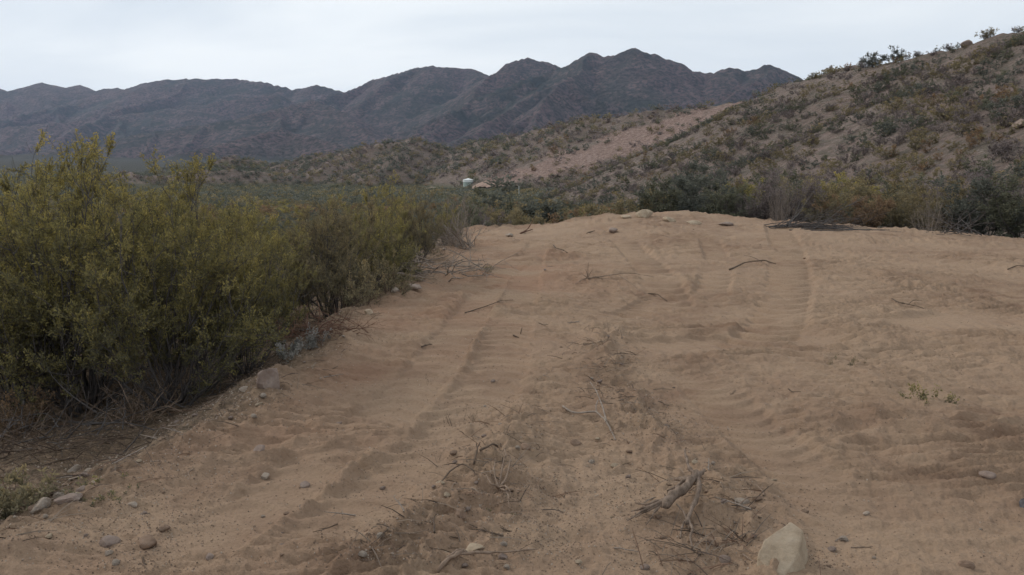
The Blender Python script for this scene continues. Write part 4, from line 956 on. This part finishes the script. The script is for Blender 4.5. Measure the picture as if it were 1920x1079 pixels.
# crumbs, chips and leaf litter nobody could count
def debris():
    Vs, Fs, Ts = [], [], []; off = 0
    N_ = 45000
    px = g.uniform(-100, 2000, N_ * 3); py = g.uniform(432, 1079, N_ * 3)
    P1 = np.array([flat_hit(a, b) for a, b in zip(px, py)]); x, y = P1[:, 0], P1[:, 1]
    o_ = pad_out(x, y); bdm = np.minimum(line_d(x, y, BERM), line_d(x, y, BERM2))
    p_ = 0.10 + 1.0 * sst(-0.7, 0.1, o_) + 0.9 * np.exp(-(bdm / 0.4) ** 2)
    p_ += 0.22 * (x < 0.6 - 0.1 * y); p_ *= 0.25 + sst(-0.1, 0.5, noise(x * 1.5, y * 1.5, 303))
    kk = np.nonzero((g.uniform(size=len(x)) < p_) & (o_ < 4))[0][:N_]; x, y, o_ = x[kk], y[kk], o_[kk]; z = height(x, y); m = len(x)
    # crumb = low irregular 4-sided pyramid
    s = g.uniform(0.0015, 0.0055, m) * (1 + np.clip(y - 4, 0, 30) * 0.09) * (1 + 0.7 * sst(-0.4, 0.2, o_))
    a = g.uniform(0, 6.28, m)
    ring = [np.stack([x + np.cos(a + k * 1.5708) * s * g.uniform(0.6, 1.3, m), y + np.sin(a + k * 1.5708) * s * g.uniform(0.6, 1.3, m), z - s * 0.2], 1) for k in range(4)]
    top = [np.stack([x + np.cos(a + k * 1.5708) * s * 0.5, y + np.sin(a + k * 1.5708) * s * 0.5, z + s * g.uniform(0.4, 1.0, m)], 1) for k in range(4)]
    V = np.stack(ring + top, 1).reshape(-1, 3); b = np.arange(m)[:, None] * 8
    F = np.concatenate([b + np.array([[k, (k + 1) % 4, 4 + (k + 1) % 4, 4 + k]]) for k in range(4)] + [b + np.array([[4, 5, 6, 7]])])
    pal = np.array([(0.19, 0.135, 0.10), (0.26, 0.185, 0.135), (0.14, 0.10, 0.075), (0.33, 0.27, 0.215), (0.24, 0.175, 0.13), (0.17, 0.12, 0.09)])
    T = np.repeat(pal[g.integers(0, 6, m)], 8, 0)
    me = mk_mesh('debris', V, F, tint=T, mats=(M_LITTER,)); o = obj('debris', me, kind='stuff'); o['label'] = 'fine crumbs, chips and grit strewn over the sand and bank'; o['category'] = 'debris'
    # straw and fallen twiglets on the bank
    N2 = 9000; x = g.uniform(-9, 1.5, N2 * 3); y = g.uniform(2.5, 26, N2 * 3); o_ = pad_out(x, y)
    kk = np.nonzero((o_ > -0.35) & (o_ < 5) & (g.uniform(size=len(x)) < 0.9))[0][:N2]; x, y = x[kk], y[kk]
    for ln_, cnt in ((BERM, 330), (BERM2, 260), ([flat_hit(*q) for q in [(1127, 640), (1130, 700), (1125, 760)]], 130), ([flat_hit(*q) for q in [(1290, 1070), (1340, 1050), (1400, 1079)]], 150)):
        k_ = g.integers(0, len(ln_) - 1, cnt); f_ = g.uniform(size=cnt); A_ = np.array(ln_); q_ = A_[k_] * (1 - f_[:, None]) + A_[k_ + 1] * f_[:, None] + g.normal(size=(cnt, 2)) * 0.16
        ok_ = noise(q_[:, 0] * 2.2, q_[:, 1] * 2.2, 404) > -0.05; x = np.concatenate([x, q_[ok_, 0]]); y = np.concatenate([y, q_[ok_, 1]]); z = height(x, y); m = len(x)
    d = unit(np.stack([g.normal(size=m), g.normal(size=m), g.uniform(-0.05, 0.35, m)], 1)); L = g.uniform(0.04, 0.20, m)
    P0 = np.stack([x, y, z + 0.006], 1); P = np.stack([P0, P0 + d * L[:, None] * 0.5 + np.array([0, 0, 0.008]), P0 + d * L[:, None]], 1)
    V, F = tubes(P, np.outer(g.uniform(0.0012, 0.0035, m), [1, 0.8, 0.4]), 3)
    T = np.repeat(np.array([(0.13, 0.10, 0.08), (0.22, 0.17, 0.13), (0.075, 0.055, 0.045), (0.16, 0.10, 0.07)])[g.integers(0, 4, m)], 9, 0)
    me = mk_mesh('leaf_litter', V, F, tint=T, mats=(M_LITTER,)); o = obj('leaf_litter', me, kind='stuff'); o['label'] = 'dry straw and twiglets carpeting the bank under the bushes'; o['category'] = 'litter'
M_LITTER, _t, _b = mat('litter'); _t.links.new(attr(_t, 'tint').outputs['Color'], _b.inputs['Base Color'])
debris()

# ------------------------------------------------------------------ far valley: white tank, spoil heaps, marker posts
def simple(name, col, rough=0.6):
    m, t, b = mat(name); n_ = tex_noise(t, N(t, 'ShaderNodeTexCoord').outputs['Object'], 3, 4)
    c = mix(t, ramp(t, n_, [(0.35, 0.0), (0.7, 1.0)]), col, tuple(v * 0.8 for v in col)); t.links.new(c, b.inputs['Base Color']); b.inputs['Roughness'].default_value = rough; return m
M_WHITE = simple('white_paint', (0.78, 0.80, 0.78)); M_GREENISH = simple('greenish_wall', (0.36, 0.42, 0.38)); M_LID = simple('grey_lid', (0.6, 0.6, 0.58))  # lower wall is a darker, greenish tone than the white above
bx, by, bz = hit(878, 346)
tz = ground_z(bx, by)
tank = thing('water_tank', 'white round tank with low conical roof among the valley scrub', 'water tank', (bx, by, bz + 0.1)); tank.scale = (0.92, 0.92, 0.66)
def lathe(prof, seg=32):
    a = np.arange(seg) * 2 * np.pi / seg; pr_ = np.array(prof)
    V = np.stack([pr_[:, 0:1] * np.cos(a), pr_[:, 0:1] * np.sin(a), pr_[:, 1:2] * np.ones(seg)], -1).reshape(-1, 3)
    i = np.arange(len(prof) * seg).reshape(len(prof), seg); A, B = i[:-1], i[1:]
    return V, np.stack([A, np.roll(A, -1, 1), np.roll(B, -1, 1), B], -1).reshape(-1, 4)
V, F = lathe([(1.9, -2.5), (1.92, 0.9)]); obj('lower_wall', mk_mesh('lower_wall', V, F, mats=(M_GREENISH,), smooth=True), tank)
V, F = lathe([(1.96, 0.9), (2.0, 0.95), (2.0, 2.0), (1.93, 2.05)]); obj('upper_wall', mk_mesh('upper_wall', V, F, mats=(M_WHITE,), smooth=False), tank)
V, F = lathe([(2.03, 2.03), (2.0, 2.12), (0.35, 2.72), (0.33, 2.85), (0.0, 2.88)]); rf = obj('roof', mk_mesh('roof', V, F, mats=(M_WHITE,), smooth=False), tank)
def heap(name, label, px, py, w_, h_, m, seed):
    p = hit(px, py); n_ = 40
    u = np.linspace(-1, 1, n_); X, Y_ = np.meshgrid(u, u); R_ = np.hypot(X, Y_)
    Z = h_ * np.clip(1 - R_, -0.6, 1) + 0.14 * h_ * fbm(X * 3 + seed, Y_ * 3, seed, 4)
    V = np.stack([X * w_ / 2, Y_ * w_ * 0.4, Z], -1).reshape(-1, 3); i = np.arange(n_ * n_).reshape(n_, n_)
    F = np.stack([i[:-1, :-1], i[:-1, 1:], i[1:, 1:], i[1:, :-1]], -1).reshape(-1, 4)
    thing(name, label, 'earth heap', (p[0], p[1], p[2] - 0.1), 0, None, mk_mesh(name, V, F, mats=(m,), smooth=True))
M_SPOIL = rock_material('spoil_earth', (0.25, 0.17, 0.135), (0.34, 0.24, 0.19), (0.42, 0.32, 0.26), 0.3)
heap('earth_heap', 'conical pinkish spoil heap right of the white tank', 913, 350, 9.5, 1.9, M_SPOIL, 3)
heap('earth_heap', 'second pinkish spoil heap, lower, further right of the tank', 932, 350, 7.0, 1.2, M_SPOIL, 5)
heap('earth_heap', 'long pale sandy heap left of the white tank', 810, 356, 12.0, 1.0, rock_material('pale_spoil', (0.24, 0.185, 0.14), (0.31, 0.245, 0.185), (0.37, 0.30, 0.23), 0.2), 8)
def post(px, py, D, h_, label):
    p = at(px, py, D); V, F = lathe([(0.0, -3.0), (0.045, -3.0), (0.045, h_), (0.03, h_ + 0.05), (0, h_ + 0.05)], 10)
    thing('marker_post', label, 'post', (p[0], p[1], p[2]), 0, 'white posts in the valley scrub', mk_mesh('marker_post', V, F, mats=(M_WHITE,), smooth=False))
post(1103, 356, 150, 1.0, 'thin white marker post standing above the valley scrub')
post(973, 353, 200, 0.5, 'short white post tip in the scrub right of the spoil heaps')

# ------------------------------------------------------------------ haze
hm = bpy.data.materials.new('haze_air'); hm.use_nodes = True; t = hm.node_tree; t.nodes.clear()
pv = t.nodes.new('ShaderNodeVolumePrincipled'); om = t.nodes.new('ShaderNodeOutputMaterial'); t.links.new(pv.outputs[0], om.inputs['Volume'])
pv.inputs['Color'].default_value = (0.55, 0.68, 1.0, 1); pv.inputs['Density'].default_value = 3.9e-5; pv.inputs['Anisotropy'].default_value = 0.2
a, bb, zt = 9000.0, -12.0, 900.0
V = [(-a, -a, bb), (a, -a, bb), (a, a, bb), (-a, a, bb), (-a, -a, zt), (a, -a, zt), (a, a, zt), (-a, a, zt)]
F = [(3, 2, 1, 0), (4, 5, 6, 7), (0, 1, 5, 4), (1, 2, 6, 5), (2, 3, 7, 6), (3, 0, 4, 7)]
obj('haze', mk_mesh('haze', np.array(V), np.array(F), mats=(hm,)), kind='stuff')
